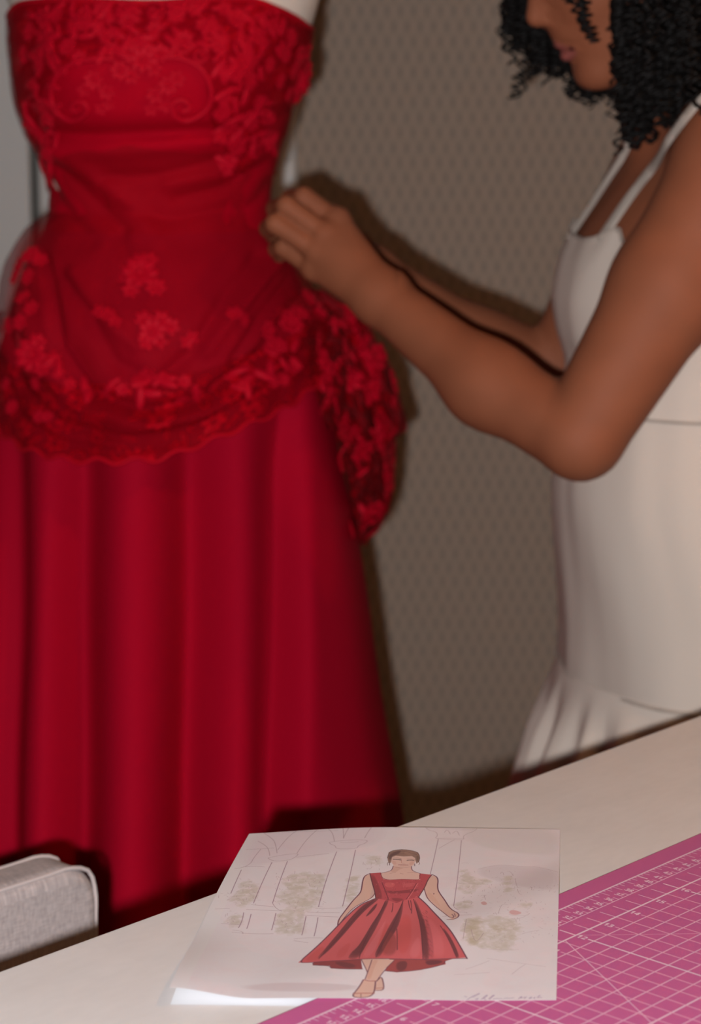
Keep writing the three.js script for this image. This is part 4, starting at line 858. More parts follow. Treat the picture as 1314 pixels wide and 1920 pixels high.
// ---------- the dress form and the red dress ----------
const D0 = 2.36;                                                              // the form's axis stands this far away
const toRow = ([py, l, r, bf, bb]) => { const p = at(l, py, D0), q = at(r, py, D0); return [-p.y, (p.x + q.x) / 2, (q.x - p.x) / 2, bf, bb]; };
const SX = (px) => at(px, 300, D0).x, SY = (py) => at(300, py, D0).y;         // rough pixel-to-metre rulers on the form's plane
const bodyRows = [[-40, 20, 580, 0.112, 0.1], [20, 26, 574, 0.12, 0.1], [60, 26, 577, 0.128, 0.1], [120, 31, 564, 0.136, 0.1], [200, 41, 541, 0.132, 0.095], [250, 58, 527, 0.117, 0.09], [300, 80, 514, 0.102, 0.085], [350, 95, 504, 0.092, 0.082], [390, 99, 500, 0.09, 0.082], [430, 90, 512, 0.096, 0.09], [480, 62, 536, 0.112, 0.1], [560, 30, 568, 0.135, 0.12], [640, 8, 590, 0.15, 0.135], [700, -8, 604, 0.157, 0.145], [830, -32, 626, 0.172, 0.16], [1020, -72, 668, 0.2, 0.2], [1300, -122, 710, 0.245, 0.25], [1540, -162, 752, 0.28, 0.29], [2000, -235, 825, 0.35, 0.36]].map(toRow);
const CX = curve(bodyRows, -SY(390), 1);
function form(y, phi, rows = bodyRows) {
  const a = curve(rows, -y, 2), bf = curve(rows, -y, 3), bb = curve(rows, -y, 4), cx = curve(rows, -y, 1), s = Math.sin(phi), c = Math.cos(phi);
  let z = (c > 0 ? bf : bb) * c;
  if (c > 0) z += 0.014 * Math.exp(-(((Math.abs(phi) - 0.55) / 0.3) ** 2)) * Math.exp(-(((y - SY(130)) / 0.045) ** 2));
  return V(cx + a * s, y, -D0 + z);
}
function outward(y, phi, rows) { const e = 0.004, a = form(y, phi - e, rows), b = form(y, phi + e, rows), t = b.sub(a); return V(-t.z, 0, t.x).normalize(); }
// folds: valleys (and ridges) along drawn lines, in metres on the form's plane
const foldSet = (list) => list.map(([w, d, ...p]) => ({ w: w / 1800, d, p: Array.from({ length: p.length / 2 }, (_, i) => [SX(p[2 * i]), SY(p[2 * i + 1])]) }));
function folds(set, x, y) {
  let s = 0;
  for (const { w, d, p } of set) {
    let m = 1e9;
    for (let i = 0; i + 1 < p.length; i++) { const [ax, ay] = p[i], bx = p[i + 1][0] - ax, by = p[i + 1][1] - ay, t = clamp(((x - ax) * bx + (y - ay) * by) / (bx * bx + by * by), 0, 1); m = Math.min(m, (x - ax - bx * t) ** 2 + (y - ay - by * t) ** 2); }
    s += d * Math.exp(-m / (w * w));
  }
  return s;
}
const mSatin = phys({ color: new THREE.Color(0.37, 0.0026, 0.017), roughness: 0.6, specularIntensity: 0.5, specularColor: new THREE.Color(0.8, 0.05, 0.1), bumpMap: repeat(weave, 22, 26), bumpScale: 0.0002 });
const mBodice = phys({ color: new THREE.Color(0.4, 0.0015, 0.012), roughness: 0.6, specularIntensity: 0.5, specularColor: new THREE.Color(0.8, 0.05, 0.08) });
const mTulle = phys({ color: new THREE.Color(0.42, 0.003, 0.012), specularIntensity: 0.1, roughness: 0.7, transparent: true, opacity: 0.45 });
const laceMap = canvasTex(1024, 1024, (g, w) => {                             // lace: thread (light) and net (dark), tileable
  const rnd = mulberry(77); g.fillStyle = '#3a3a3a'; g.fillRect(0, 0, w, w);
  g.strokeStyle = '#6a6a6a'; g.lineWidth = 3;
  for (let i = -w; i < 2 * w; i += 16) { g.beginPath(); g.moveTo(i, 0); g.lineTo(i + w, w); g.stroke(); g.beginPath(); g.moveTo(i, 0); g.lineTo(i - w, w); g.stroke(); }
  const put = (f) => { const x = rnd() * w, y = rnd() * w, s = rnd(), a = rnd() * 7; for (const dx of [-w, 0, w]) for (const dy of [-w, 0, w]) { g.save(); g.translate(x + dx, y + dy); g.rotate(a); f(s); g.restore(); } };
  for (let i = 0; i < 26; i++) put((s) => { g.strokeStyle = '#d8d8d8'; g.lineWidth = 12; g.beginPath(); for (let t = 0; t < 40; t++) { const r = (30 + s * 50) * (1 - t / 46), b = t * 0.2; g.lineTo(r * Math.cos(b), r * Math.sin(b)); } g.stroke(); });
  for (let i = 0; i < 70; i++) put((s) => { g.fillStyle = '#c8c8c8'; g.beginPath(); g.ellipse(0, 0, 30 + 24 * s, 10 + 6 * s, 0, 0, 7); g.fill(); g.strokeStyle = '#666'; g.lineWidth = 3; g.beginPath(); g.moveTo(-26, 0); g.lineTo(26, 0); g.stroke(); });
  for (let i = 0; i < 34; i++) put((s) => { const n = 5 + Math.floor(s * 3), r = 26 + 22 * s; for (let k = 0; k < n; k++) { g.fillStyle = k % 2 ? '#f4f4f4' : '#e2e2e2'; g.beginPath(); g.ellipse(r * Math.cos(k * 6.283 / n), r * Math.sin(k * 6.283 / n), r * 0.62, r * 0.42, k * 6.283 / n, 0, 7); g.fill(); } g.fillStyle = '#777'; g.beginPath(); g.ellipse(0, 0, r * 0.28, r * 0.28, 0, 0, 7); g.fill(); });
}, false);
const laceMat = (rx, ry, bump = 0.0035) => phys({ color: new THREE.Color(0.46, 0.0015, 0.01), roughness: 0.5, specularIntensity: 0.5, specularColor: new THREE.Color(0.9, 0.1, 0.12), alphaMap: repeat(laceMap, rx, ry), transparent: true, bumpMap: repeat(laceMap, rx, ry), bumpScale: bump });
const mFlower = phys({ color: new THREE.Color(0.47, 0.003, 0.016), roughness: 0.45, specularIntensity: 0.6, specularColor: new THREE.Color(1, 0.15, 0.18) });
const mThread = phys({ color: new THREE.Color(0.48, 0.003, 0.014), roughness: 0.5, specularIntensity: 0.5, specularColor: new THREE.Color(1, 0.15, 0.18) });

{ // dress form
  const df = thing('dress_form', 'off-white padded dress form wearing the red dress', 'dress form', [CX, 0, -D0]);
  const rows = [[-300, 252, 348, 0.05, 0.05], [-235, 250, 350, 0.052, 0.055], [-205, 225, 375, 0.06, 0.065], [-180, 130, 470, 0.075, 0.08], [-150, 30, 572, 0.085, 0.088], [-110, -6, 608, 0.092, 0.092], [-50, -8, 608, 0.1, 0.094], [0, 14, 598, 0.106, 0.094], [60, 36, 581, 0.112, 0.094], [110, 40, 552, 0.128, 0.094], [200, 50, 532, 0.124, 0.09], [300, 88, 506, 0.094, 0.08], [390, 106, 493, 0.082, 0.076], [480, 80, 515, 0.1, 0.09], [600, 50, 540, 0.115, 0.11], [760, 50, 540, 0.11, 0.11]].map(toRow);
  const y0 = -rows[0][0], y1 = -rows[rows.length - 1][0], off = V(-CX, 0, D0);
  const g = surf(96, 120, (u, v) => form(lerp(y0, y1, v), (u * 2 + 1) * Math.PI, rows).add(off), { wrap: true, uv: [1, 0.7] });
  const pad = std({ color: 0xe6d6c8, roughness: 0.9, bumpMap: repeat(weave, 24, 24), bumpScale: 0.0003 });
  part('torso', g, pad, df);
  part('neck_cap', ball(V(CX - CX, y0, 0), 0.0485, [1, 0.35, 1.02], 32, 16), std({ color: 0x6b4a30, roughness: 0.4 }), df);
  part('bottom_plate', new THREE.CylinderGeometry(0.12, 0.12, 0.012, 40).translate(0, y1, 0), std({ color: 0x6b4a30, roughness: 0.5 }), df);
  part('pole', new THREE.CylinderGeometry(0.016, 0.016, y1 - 0.06, 24).translate(0, 0.06 + (y1 - 0.06) / 2, 0), std({ color: 0x888888, metalness: 0.8, roughness: 0.35 }), df);
  part('base', new THREE.LatheGeometry([[0, 0.07], [0.03, 0.068], [0.05, 0.03], [0.19, 0.015], [0.2, 0], [0, 0]].map(([x, y]) => new THREE.Vector2(x, y)), 48), std({ color: 0x333333, roughness: 0.5 }), df);
}
const dress = thing('red_dress', 'red strapless gown with lace bodice, draped overlay and long pleated skirt', 'dress', [CX, 0, -D0]);
const OFF = V(-CX, 0, D0), pieces = [];
const dpart = (name, geo, mat, parent = dress) => part(name, geo, mat, parent);
const bodiceFolds = foldSet([
  [13, -0.0075, 95, 243, 200, 246, 330, 240, 430, 236], [16, 0.005, 110, 285, 240, 280, 400, 262], [14, -0.006, 105, 290, 170, 345, 245, 420], [18, 0.005, 130, 285, 220, 340, 310, 430], [12, -0.0045, 215, 322, 320, 318, 415, 295], [12, -0.004, 345, 362, 420, 345, 490, 305], [16, 0.004, 330, 335, 420, 318, 480, 285], [12, -0.003, 240, 380, 330, 400, 440, 380], [12, -0.004, 100, 340, 150, 400, 190, 440], [10, -0.003, 440, 400, 480, 370, 500, 340], [14, -0.004, 95, 200, 80, 280, 110, 360]]);
const neckY = (phi) => SY(curve([[-3.15, 60], [-2.2, 60], [-1.75, 48], [-1.35, 26], [-1.0, 8], [-0.6, 4], [0, 10], [0.45, 3], [0.68, 4], [0.9, 18], [1.15, 36], [1.4, 52], [1.9, 58], [2.4, 60], [3.15, 60]], phi, 1));
const bodiceAt = (y, phi, lift = 0) => { const p = form(y, phi), n = outward(y, phi); let d = lift + 0.004 + 0.0012 * nz(p.x * 30, y * 18, 2); if (Math.cos(phi) > -0.1) d += folds(bodiceFolds, p.x, y); return p.addScaledVector(n, d).add(OFF); };
const bodiceMesh = dpart('bodice', surf(260, 170, (u, v) => { const phi = (u * 2 - 1) * Math.PI; return bodiceAt(lerp(neckY(phi), SY(426), v), phi); }, { wrap: true, uv: [0.95, 0.3] }), mBodice);
dpart('neckline_binding', tube(Array.from({ length: 90 }, (_, i) => { const phi = (i / 45 - 1) * Math.PI; return bodiceAt(neckY(phi), phi, 0.001); }), 0.0028, 260, 8, true), mThread);
// skirt: pleats fall from the waist
const pleats = [[-2.75, 0.12, 1], [-2.3, 0.12, 1], [-1.9, 0.11, 1], [-1.45, 0.1, 0.7], [1.75, 0.1, 0.7], [2.1, 0.1, 1], [2.5, 0.1, 1], [2.95, 0.1, 1]];   // around the back, by angle
const hanging = [[-0.41, 0.014, 0.02, 0.024], [-0.341, 0.012, 0.02, 0.028], [-0.276, 0.016, 0.034, 0.06], [-0.148, 0.036, 0.036, 0.095], [-0.06, 0.038, 0.009, 0.055]];   // across the front, hanging straight: x, width to the left and right, depth
const overFolds = foldSet([
  [11, -0.012, 95, 470, 118, 540, 135, 620, 190, 690, 290, 722, 400, 700, 500, 630, 560, 560], [16, 0.008, 60, 560, 100, 650, 180, 715, 300, 745, 420, 722, 530, 660], [9, -0.008, 20, 600, 60, 700, 140, 748, 260, 768, 380, 748, 500, 690, 570, 640], [9, -0.006, 10, 660, 50, 740, 130, 782, 250, 790, 360, 770],
  [12, -0.007, 130, 500, 190, 560, 240, 640, 300, 670], [12, 0.006, 160, 490, 220, 560, 280, 610], [13, -0.007, 490, 470, 430, 540, 380, 620, 330, 660], [12, 0.007, 520, 480, 460, 550, 400, 620], [9, -0.006, 540, 520, 490, 580, 450, 640], [10, -0.005, 240, 430, 260, 470, 250, 500]]);
const skirtTop = SY(425), skirtEnd = 0.3;
const skirtAt = (u, v) => {
  const phi = (u * 2 - 1) * Math.PI, y = lerp(skirtTop, skirtEnd, v), p = form(y, phi), n = outward(y, phi);
  let d = 0.004; if (Math.cos(phi) > -0.1 && v < 0.4) d += 0.6 * folds(overFolds, p.x, y); const k = sstep(0, 0.22, v) * (0.25 + 0.75 * v), sway = 0.035 * Math.sin(v * 5 + phi * 3);
  for (const [f, w, s] of pleats) { let q = phi - f - sway * 0.6; if (q > Math.PI) q -= 2 * Math.PI; if (q < -Math.PI) q += 2 * Math.PI; const x = q / w; d -= 0.046 * s * k * Math.exp(-x * x); }
  if (Math.cos(phi) > 0) for (const [x, wl, wr, dep] of hanging) { const q = p.x - x - 0.006 * nz(v * 3, x * 40, 3); d -= dep * sstep(0.02, 0.3, v) * (0.45 + 0.55 * v) * sstep(0, 0.35, Math.cos(phi)) * Math.exp(-((q / (q < 0 ? wl : wr)) ** 2)); }
  d += 0.003 * k * nz(phi * 4, v * 1.5, 7);
  return p.addScaledVector(n, d).add(OFF);
};
const skirtMesh = dpart('skirt', surf(760, 140, skirtAt, { wrap: true, uv: [1.6, 1] }), mSatin);
dpart('hem', tube(Array.from({ length: 140 }, (_, i) => skirtAt(i / 140, 1)), 0.003, 420, 6, true), mSatin);
// sheer overlay draped over the hips
const overRows = [[232, 51, 533, 0.1235, 0.094], [300, 77, 517, 0.108, 0.09], [350, 92, 507, 0.098, 0.087], [390, 97, 503, 0.096, 0.087], [405, 80, 508, 0.099, 0.095], [430, 48, 524, 0.108, 0.105], [470, 22, 546, 0.128, 0.12], [520, 6, 576, 0.15, 0.138], [580, -4, 606, 0.172, 0.15], [640, -8, 622, 0.178, 0.158], [700, -8, 630, 0.184, 0.165], [830, -14, 640, 0.2, 0.175]].map(toRow);
const hemPy = (phi) => curve([[-3.15, 720], [-2.2, 700], [-1.7, 690], [-1.35, 735], [-1.1, 775], [-0.8, 797], [-0.4, 806], [0, 800], [0.25, 778], [0.5, 752], [0.85, 722], [1.15, 690], [1.5, 672], [2.2, 690], [3.15, 720]], phi, 1);
const overAt = (u, v, lift = 0) => {
  const phi = (u * 2 - 1) * Math.PI, y = lerp(SY(236), SY(hemPy(phi)), v), p = form(y, phi, overRows), n = outward(y, phi, overRows);
  let d = lift + 0.004 * nz(phi * 5, v * 9, 4) * sstep(0.15, 0.5, v);
  if (Math.cos(phi) > -0.1) d += folds(overFolds, p.x, y) + folds(bodiceFolds, p.x, y);
  return p.addScaledVector(n, d).add(OFF);
};
const overMesh = dpart('sheer_overlay', surf(260, 180, (u, v) => overAt(u, v), { wrap: true, uv: [1.1, 0.24] }), mTulle);
const border = dpart('lace_border', surf(260, 34, (u, v) => overAt(u, lerp(0.77, 1, v) + 0.009 * (v > 0.97 ? Math.sin(u * 190) : 0), 0.0025), { wrap: true, uv: [1.1, 0.09] }), laceMat(5, 5, 0.004), overMesh);
dpart('scalloped_edge', tube(Array.from({ length: 200 }, (_, i) => overAt(i / 200, 1.0 + 0.009 * Math.sin(i / 200 * 190), 0.003)), 0.0022, 700, 6, true), mThread, overMesh);
// lace bodice layer
const laceBand = (phi) => curve([[-3.15, 330], [-1.35, 360], [-1.1, 300], [-0.85, 200], [-0.6, 130], [0, 100], [0.35, 110], [0.5, 230], [0.7, 300], [0.85, 320], [1.0, 240], [1.3, 210], [1.6, 330], [3.15, 330]], phi, 1);
const laceMesh = dpart('lace_layer', surf(240, 110, (u, v) => { const phi = (u * 2 - 1) * Math.PI; return bodiceAt(lerp(neckY(phi) + 0.002 * Math.sin(phi * 40), SY(laceBand(phi)), v), phi, 0.0028); }, { wrap: true, uv: [0.95, 0.24] }), laceMat(5.5, 5.5, 0.003));
// gathered lace falling at the right hip
const ruffle = (name, L, R, d0, amp, n, seed, tilt, flip) => {
  const y0 = L[0][0], y1 = L[L.length - 1][0];
  const g = surf(150, 150, (u, v) => {
    const py = lerp(y0, y1, v) + 9 * Math.sin(u * n * 6.28 + seed) * sstep(0.6, 1, v), px = lerp(curve(L, py, 1), curve(R, py, 1), u);
    const w = u * n * 6.283 + 1.6 * nz(u * 3, v * 3, seed) + v * 1.3;
    const z = amp * (0.35 + 0.65 * v) * Math.sin(w) + 0.022 * nz(u * 6, v * 7, seed + 5) + 0.012 * nz(u * 14, v * 15, seed + 9);
    const q = at(px + 5 * Math.cos(w) * (flip ? -1 : 1), py, d0 + tilt * u - z); return q.add(OFF);
  }, { uv: [0.3, 0.3] });
  return dpart(name, g, laceMat(7, 7, 0.006), dress);
};
const casc = [
  ruffle('lace_frill', [[545, 520], [600, 548], [660, 566], [720, 585], [780, 606], [832, 640]], [[545, 610], [600, 688], [650, 716], [700, 740], [760, 758], [800, 768], [832, 740]], 2.29, 0.02, 2.4, 1.3, 0.1),
  ruffle('lace_frill', [[740, 600], [840, 632], [920, 650], [1000, 666], [1016, 672]], [[740, 730], [830, 742], [870, 738], [930, 733], [985, 712], [1016, 684]], 2.34, 0.02, 1.7, 4.1, 0.06),
  ruffle('lace_frill', [[640, 570], [700, 580], [770, 598], [800, 612]], [[640, 640], [700, 655], [770, 650], [800, 640]], 2.265, 0.012, 1.4, 7.7, 0.04),
  ruffle('lace_frill', [[780, 612], [860, 640], [940, 655]], [[780, 690], [860, 716], [940, 700]], 2.3, 0.014, 1.5, 9.2, 0.06)];
for (const c of casc) dpart('lining', c.geometry.clone().translate(0, 0, -0.012), std({ color: new THREE.Color(0.33, 0.002, 0.009), roughness: 0.8 }), c);
scene.updateMatrixWorld(true);
// ---- embroidered motifs, each sewn where it sits
const petalGeo = (n, r) => { const l = []; for (let k = 0; k < n; k++) { const a = k * 6.283 / n, g = new THREE.SphereGeometry(1, 10, 6, 0, 6.3, 0, 1.75); g.scale(r * 0.5, r * 0.15, r * 0.34); g.rotateZ(0.18); g.translate(r * 0.56, r * 0.05, 0); g.rotateY(a); l.push(g); } const c = new THREE.SphereGeometry(r * 0.24, 10, 6); c.scale(1, 0.8, 1); c.translate(0, r * 0.12, 0); l.push(c); return merge(l); };
const flowerGeos = [petalGeo(5, 0.0105), petalGeo(6, 0.0125), petalGeo(7, 0.0145), petalGeo(8, 0.018)];
const leafGeo = (() => { const g = new THREE.SphereGeometry(1, 12, 6, 0, 6.3, 0, 1.7); g.scale(0.011, 0.0028, 0.0042); return g; })();
const mrnd = mulberry(21);
function sew(name, geo, px, py, on, parent, lift = 0.002, scale = 1, spin = mrnd() * 6.28) {
  const h = hit(px, py, on); if (!h) return;
  const m = part(name, geo, mFlower, parent);
  m.position.copy(h.p).addScaledVector(h.n, lift).add(OFF);
  m.quaternion.setFromUnitVectors(V(0, 1, 0), h.n).multiply(new THREE.Quaternion().setFromAxisAngle(V(0, 1, 0), spin)); m.scale.setScalar(scale);
}
const onBodice = [bodiceMesh], onOver = [overMesh];
for (const [x, y, k, s] of [[175, 150, 2], [158, 168, 0], [200, 172, 1], [190, 203, 0, 0.8], [205, 195, 0, 0.7], [315, 160, 2], [290, 178, 1], [332, 148, 1], [283, 205, 0, 0.8], [310, 198, 0], [225, 132, 2], [246, 142, 1], [268, 112, 3, 0.9], [288, 128, 1], [300, 100, 2], [255, 98, 1],
  [420, 180, 1], [415, 208, 2], [432, 236, 1], [410, 258, 1], [442, 274, 2], [430, 300, 1], [424, 318, 0], [442, 330, 0], [465, 150, 2], [450, 110, 1], [480, 190, 1], [470, 230, 1], [345, 75, 2], [380, 50, 1], [330, 30, 2], [290, 55, 1], [240, 40, 2], [200, 70, 1], [160, 45, 2], [130, 90, 2], [150, 110, 1], [95, 80, 1], [80, 120, 2], [70, 160, 1], [85, 200, 2], [75, 245, 1], [95, 290, 1], [100, 330, 0], [60, 60, 2], [110, 30, 1], [440, 40, 2], [480, 70, 2], [510, 50, 1], [530, 100, 2], [520, 150, 1], [410, 90, 1], [430, 135, 1], [500, 120, 1], [545, 130, 2], [420, 20, 1], [365, 20, 1], [190, 20, 1], [50, 100, 1], [540, 70, 2], [555, 105, 3], [560, 140, 3], [552, 165, 2], [535, 175, 1]])
  sew('lace_flower', flowerGeos[k], x, y, onBodice, laceMesh, 0.0035, (s ?? 0.85) * 0.78);
for (let i = 0; i < 200; i++) { const t = mrnd(); const [x, y] = t < 0.5 ? [50 + mrnd() * 480, 12 + mrnd() * 95] : t < 0.75 ? [400 + mrnd() * 110, 90 + mrnd() * 220] : [45 + mrnd() * 65, 60 + mrnd() * 280]; sew('lace_leaf', leafGeo, x, y, onBodice, laceMesh, 0.003, 0.6 + mrnd() * 0.6); }
for (const [x, y, k, s] of [[263, 512, 3, 1.15], [245, 545, 1], [292, 540, 2], [238, 520, 1], [280, 490, 1], [262, 488, 0], [200, 592, 1], [215, 605, 0], [186, 585, 0, 0.8], [285, 622, 3], [302, 600, 1], [320, 612, 1], [270, 600, 1], [275, 640, 1], [300, 640, 0], [350, 640, 0], [358, 632, 0], [60, 665, 3, 1.1], [82, 690, 2], [42, 640, 2], [70, 645, 2], [110, 702, 1], [70, 718, 1], [100, 675, 1], [130, 722, 1], [165, 740, 0], [200, 735, 1], [230, 730, 1], [262, 715, 1], [280, 700, 1], [300, 715, 0], [345, 716, 1], [400, 718, 2], [430, 705, 1], [340, 745, 1], [370, 735, 0], [530, 712, 1], [545, 692, 1], [512, 720, 0], [440, 590, 1], [455, 600, 0], [500, 620, 2], [520, 650, 2], [545, 610, 3], [560, 590, 2], [530, 590, 1], [575, 560, 2], [510, 655, 1], [15, 720, 1], [25, 765, 2], [75, 782, 1], [90, 784, 1], [60, 480, 2], [40, 500, 2], [75, 490, 1], [32, 520, 1], [55, 520, 1], [45, 560, 1], [20, 610, 1], [40, 605, 1], [60, 580, 1]])
  sew('lace_flower', flowerGeos[k], x, y, onOver, overMesh, 0.0022, (s ?? 0.85) * (y > 700 ? 0.66 : 0.85));
for (let i = 0; i < 26; i++) { const a = mrnd(), x = 20 + a * 540, y = 770 - 90 * (2 * a - 1) ** 2 - mrnd() * 60; sew('lace_leaf', leafGeo, x, y, onOver, overMesh, 0.003, 0.7 + mrnd() * 0.6); }
for (let i = 0; i < 90; i++) { const y = 560 + mrnd() * 440, x = lerp(curve([[560, 570], [780, 610], [1000, 668]], y, 1), curve([[560, 640], [650, 715], [800, 765], [860, 735], [1000, 700]], y, 1), mrnd()); sew(mrnd() < 0.6 ? 'lace_flower' : 'lace_leaf', mrnd() < 0.6 ? flowerGeos[Math.floor(mrnd() * 3)] : leafGeo, x, y, casc, casc[0], 0.003, 0.7 + mrnd() * 0.5); }
// a cluster of flowers standing proud at the right side of the bodice
for (const [x, y, k, n] of [[560, 92, 3, 0.5], [566, 112, 3, 0.9], [568, 134, 3, 0.8], [567, 153, 3, 0.9], [556, 170, 2, 0.8], [548, 120, 2, 0.4], [550, 150, 3, 0.4], [545, 178, 2, 0.6]]) {
  const m = part('lace_flower', flowerGeos[k], mFlower, laceMesh), nn = V(n, -0.1, 1 - n * 0.6).normalize();
  m.position.copy(at(x, y, D0 - 0.05 * (1 - n))).add(OFF); m.quaternion.setFromUnitVectors(V(0, 1, 0), nn); m.scale.setScalar(0.8);
}
// corded scrolls on the bust
const cord = (pts, r = 0.0029) => { const q = []; for (const [x, y] of pts) { const h = hit(x, y, onBodice); if (h) q.push(h.p.addScaledVector(h.n, 0.0035).add(OFF)); } if (q.length > 2) dpart('lace_scroll', tube(q, r, q.length * 7, 6), mFlower, laceMesh); };
cord([[215, 112], [175, 112], [135, 122], [108, 148], [101, 180], [112, 208], [135, 222], [156, 216], [166, 202], [158, 190], [143, 190], [138, 202], [148, 206]]);
cord([[305, 108], [345, 112], [378, 130], [394, 165], [390, 195], [370, 215], [345, 222], [325, 212], [322, 196], [335, 186], [350, 190], [354, 203], [342, 206]]);
for (const [x, y, r, a, d] of [[165, 30, 20, 0, 1], [235, 18, 18, 2, -1], [345, 85, 16, 1, 1], [290, 25, 22, 4, 1], [400, 60, 20, 3, -1], [455, 85, 20, 2, 1], [95, 55, 20, 1, -1], [500, 30, 18, 5, 1], [375, 105, 14, 0, 1], [210, 75, 16, 4, -1], [70, 190, 14, 3, 1], [480, 260, 14, 1, 1], [495, 215, 16, 2, -1], [120, 135, 12, 2, 1]])
  cord(Array.from({ length: 16 }, (_, i) => { const t = i / 15, b = a + d * t * 7.5, q = r * (1 - 0.75 * t); return [x + q * Math.cos(b), y + q * Math.sin(b)]; }), 0.002);
// ---------- the seamstress ----------
const smin = (a, b, k) => { const h = clamp(0.5 + 0.5 * (b - a) / k, 0, 1); return b + (a - b) * h - k * h * (1 - h); };
function cone(p, a, b, ra, rb) { const bx = b.x - a.x, by = b.y - a.y, bz = b.z - a.z, px = p.x - a.x, py = p.y - a.y, pz = p.z - a.z, t = clamp((px * bx + py * by + pz * bz) / (bx * bx + by * by + bz * bz), 0, 1); return Math.hypot(px - bx * t, py - by * t, pz - bz * t) - (ra + (rb - ra) * t); }
function nets(sdf, lo, hi, cell) {                                            // surface nets: a smooth mesh of sdf = 0 inside the box
  const n = [0, 1, 2].map((i) => Math.ceil((hi[i] - lo[i]) / cell) + 1), [nx, ny, nzz] = n, val = new Float32Array(nx * ny * nzz), q = V(0, 0, 0);
  for (let k = 0, o = 0; k < nzz; k++) for (let j = 0; j < ny; j++) for (let i = 0; i < nx; i++, o++) { q.set(lo[0] + i * cell, lo[1] + j * cell, lo[2] + k * cell); val[o] = sdf(q); }
  const id = new Int32Array(nx * ny * nzz).fill(-1), pos = [], idx = [], I = (i, j, k) => (k * ny + j) * nx + i;
  for (let k = 0; k < nzz - 1; k++) for (let j = 0; j < ny - 1; j++) for (let i = 0; i < nx - 1; i++) {
    let m = 0, sx = 0, sy = 0, sz = 0, c = 0; const v = [];
    for (let b = 0; b < 8; b++) { v[b] = val[I(i + (b & 1), j + (b >> 1 & 1), k + (b >> 2))]; if (v[b] < 0) m |= 1 << b; }
    if (m === 0 || m === 255) continue;
    for (let a = 0; a < 8; a++) for (const d of [1, 2, 4]) { if (a & d) continue; const b = a | d; if ((v[a] < 0) === (v[b] < 0)) continue; const t = v[a] / (v[a] - v[b]); sx += (a & 1) + (d === 1 ? t : 0); sy += (a >> 1 & 1) + (d === 2 ? t : 0); sz += (a >> 2) + (d === 4 ? t : 0); c++; }
    id[I(i, j, k)] = pos.length / 3; pos.push(lo[0] + (i + sx / c) * cell, lo[1] + (j + sy / c) * cell, lo[2] + (k + sz / c) * cell);
  }
  for (let k = 1; k < nzz - 1; k++) for (let j = 1; j < ny - 1; j++) for (let i = 1; i < nx - 1; i++) {
    const s = val[I(i, j, k)] < 0;
    const quad = (a, b, c, d, f) => { if (a < 0 || b < 0 || c < 0 || d < 0) return; if (f) idx.push(a, b, c, a, c, d); else idx.push(a, c, b, a, d, c); };
    if (s !== (val[I(i + 1, j, k)] < 0)) quad(id[I(i, j - 1, k - 1)], id[I(i, j, k - 1)], id[I(i, j, k)], id[I(i, j - 1, k)], s);
    if (s !== (val[I(i, j + 1, k)] < 0)) quad(id[I(i - 1, j, k - 1)], id[I(i - 1, j, k)], id[I(i, j, k)], id[I(i, j, k - 1)], s);
    if (s !== (val[I(i, j, k + 1)] < 0)) quad(id[I(i - 1, j - 1, k)], id[I(i, j - 1, k)], id[I(i, j, k)], id[I(i - 1, j, k)], s);
  }
  const nor = [], e = cell * 0.6;
  for (let i = 0; i < pos.length; i += 3) { const g = (x, y, z) => sdf(q.set(pos[i] + x, pos[i + 1] + y, pos[i + 2] + z)); const v = V(g(e, 0, 0) - g(-e, 0, 0), g(0, e, 0) - g(0, -e, 0), g(0, 0, e) - g(0, 0, -e)).normalize(); nor.push(v.x, v.y, v.z); }
  const g = new THREE.BufferGeometry(); g.setAttribute('position', new THREE.Float32BufferAttribute(pos, 3)); g.setAttribute('normal', new THREE.Float32BufferAttribute(nor, 3)); g.setIndex(idx); return g;
}
const YAW = 0.26, FW = V(-Math.cos(YAW), 0, Math.sin(YAW)), LF = V(Math.sin(YAW), 0, Math.cos(YAW)), PD = 2.17;   // her front and her left
// torso: rows of [height, centre x, half depth, half width]
const torsoRows = [[195, 1262, 0.05, 0.07], [222, 1236, 0.068, 0.135], [260, 1205, 0.082, 0.16], [310, 1170, 0.094, 0.165], [360, 1136, 0.104, 0.16], [430, 1090, 0.114, 0.152], [490, 1062, 0.122, 0.15], [550, 1049, 0.126, 0.148], [610, 1056, 0.12, 0.142], [690, 1080, 0.108, 0.132], [780, 1078, 0.106, 0.128], [900, 1066, 0.113, 0.138], [1000, 1068, 0.122, 0.152], [1100, 1076, 0.13, 0.163], [1200, 1080, 0.132, 0.168], [1330, 1080, 0.128, 0.166]].map(([py, px, A, B]) => { const p = at(px, py, PD); return [-p.y, p.x + Math.hypot(A * Math.cos(YAW), B * Math.sin(YAW)), A, B]; });
const TTOP = -torsoRows[0][0], TBOT = -torsoRows[torsoRows.length - 1][0];
const torsoPoint = (y, phi, lift = 0, k = 1) => { const cx = curve(torsoRows, -y, 1), A = curve(torsoRows, -y, 2) * k + lift, B = curve(torsoRows, -y, 3) * k + lift; return V(cx, y, -PD).addScaledVector(FW, A * Math.cos(phi)).addScaledVector(LF, B * Math.sin(phi)); };
function torsoD(p) {
  const cx = curve(torsoRows, -clamp(p.y, TBOT, TTOP), 1), A = curve(torsoRows, -p.y, 2), B = curve(torsoRows, -p.y, 3), dx = p.x - cx, dz = p.z + PD;
  const f = (dx * FW.x + dz * FW.z), l = (dx * LF.x + dz * LF.z), r = Math.hypot(f / A, l / B), d = (r - 1) * Math.min(A, B) * (r > 1 ? 1 : 1), v = Math.max(p.y - TTOP, TBOT - p.y);
  return v > 0 ? Math.hypot(Math.max(d, 0), v) : Math.max(d, v);
}
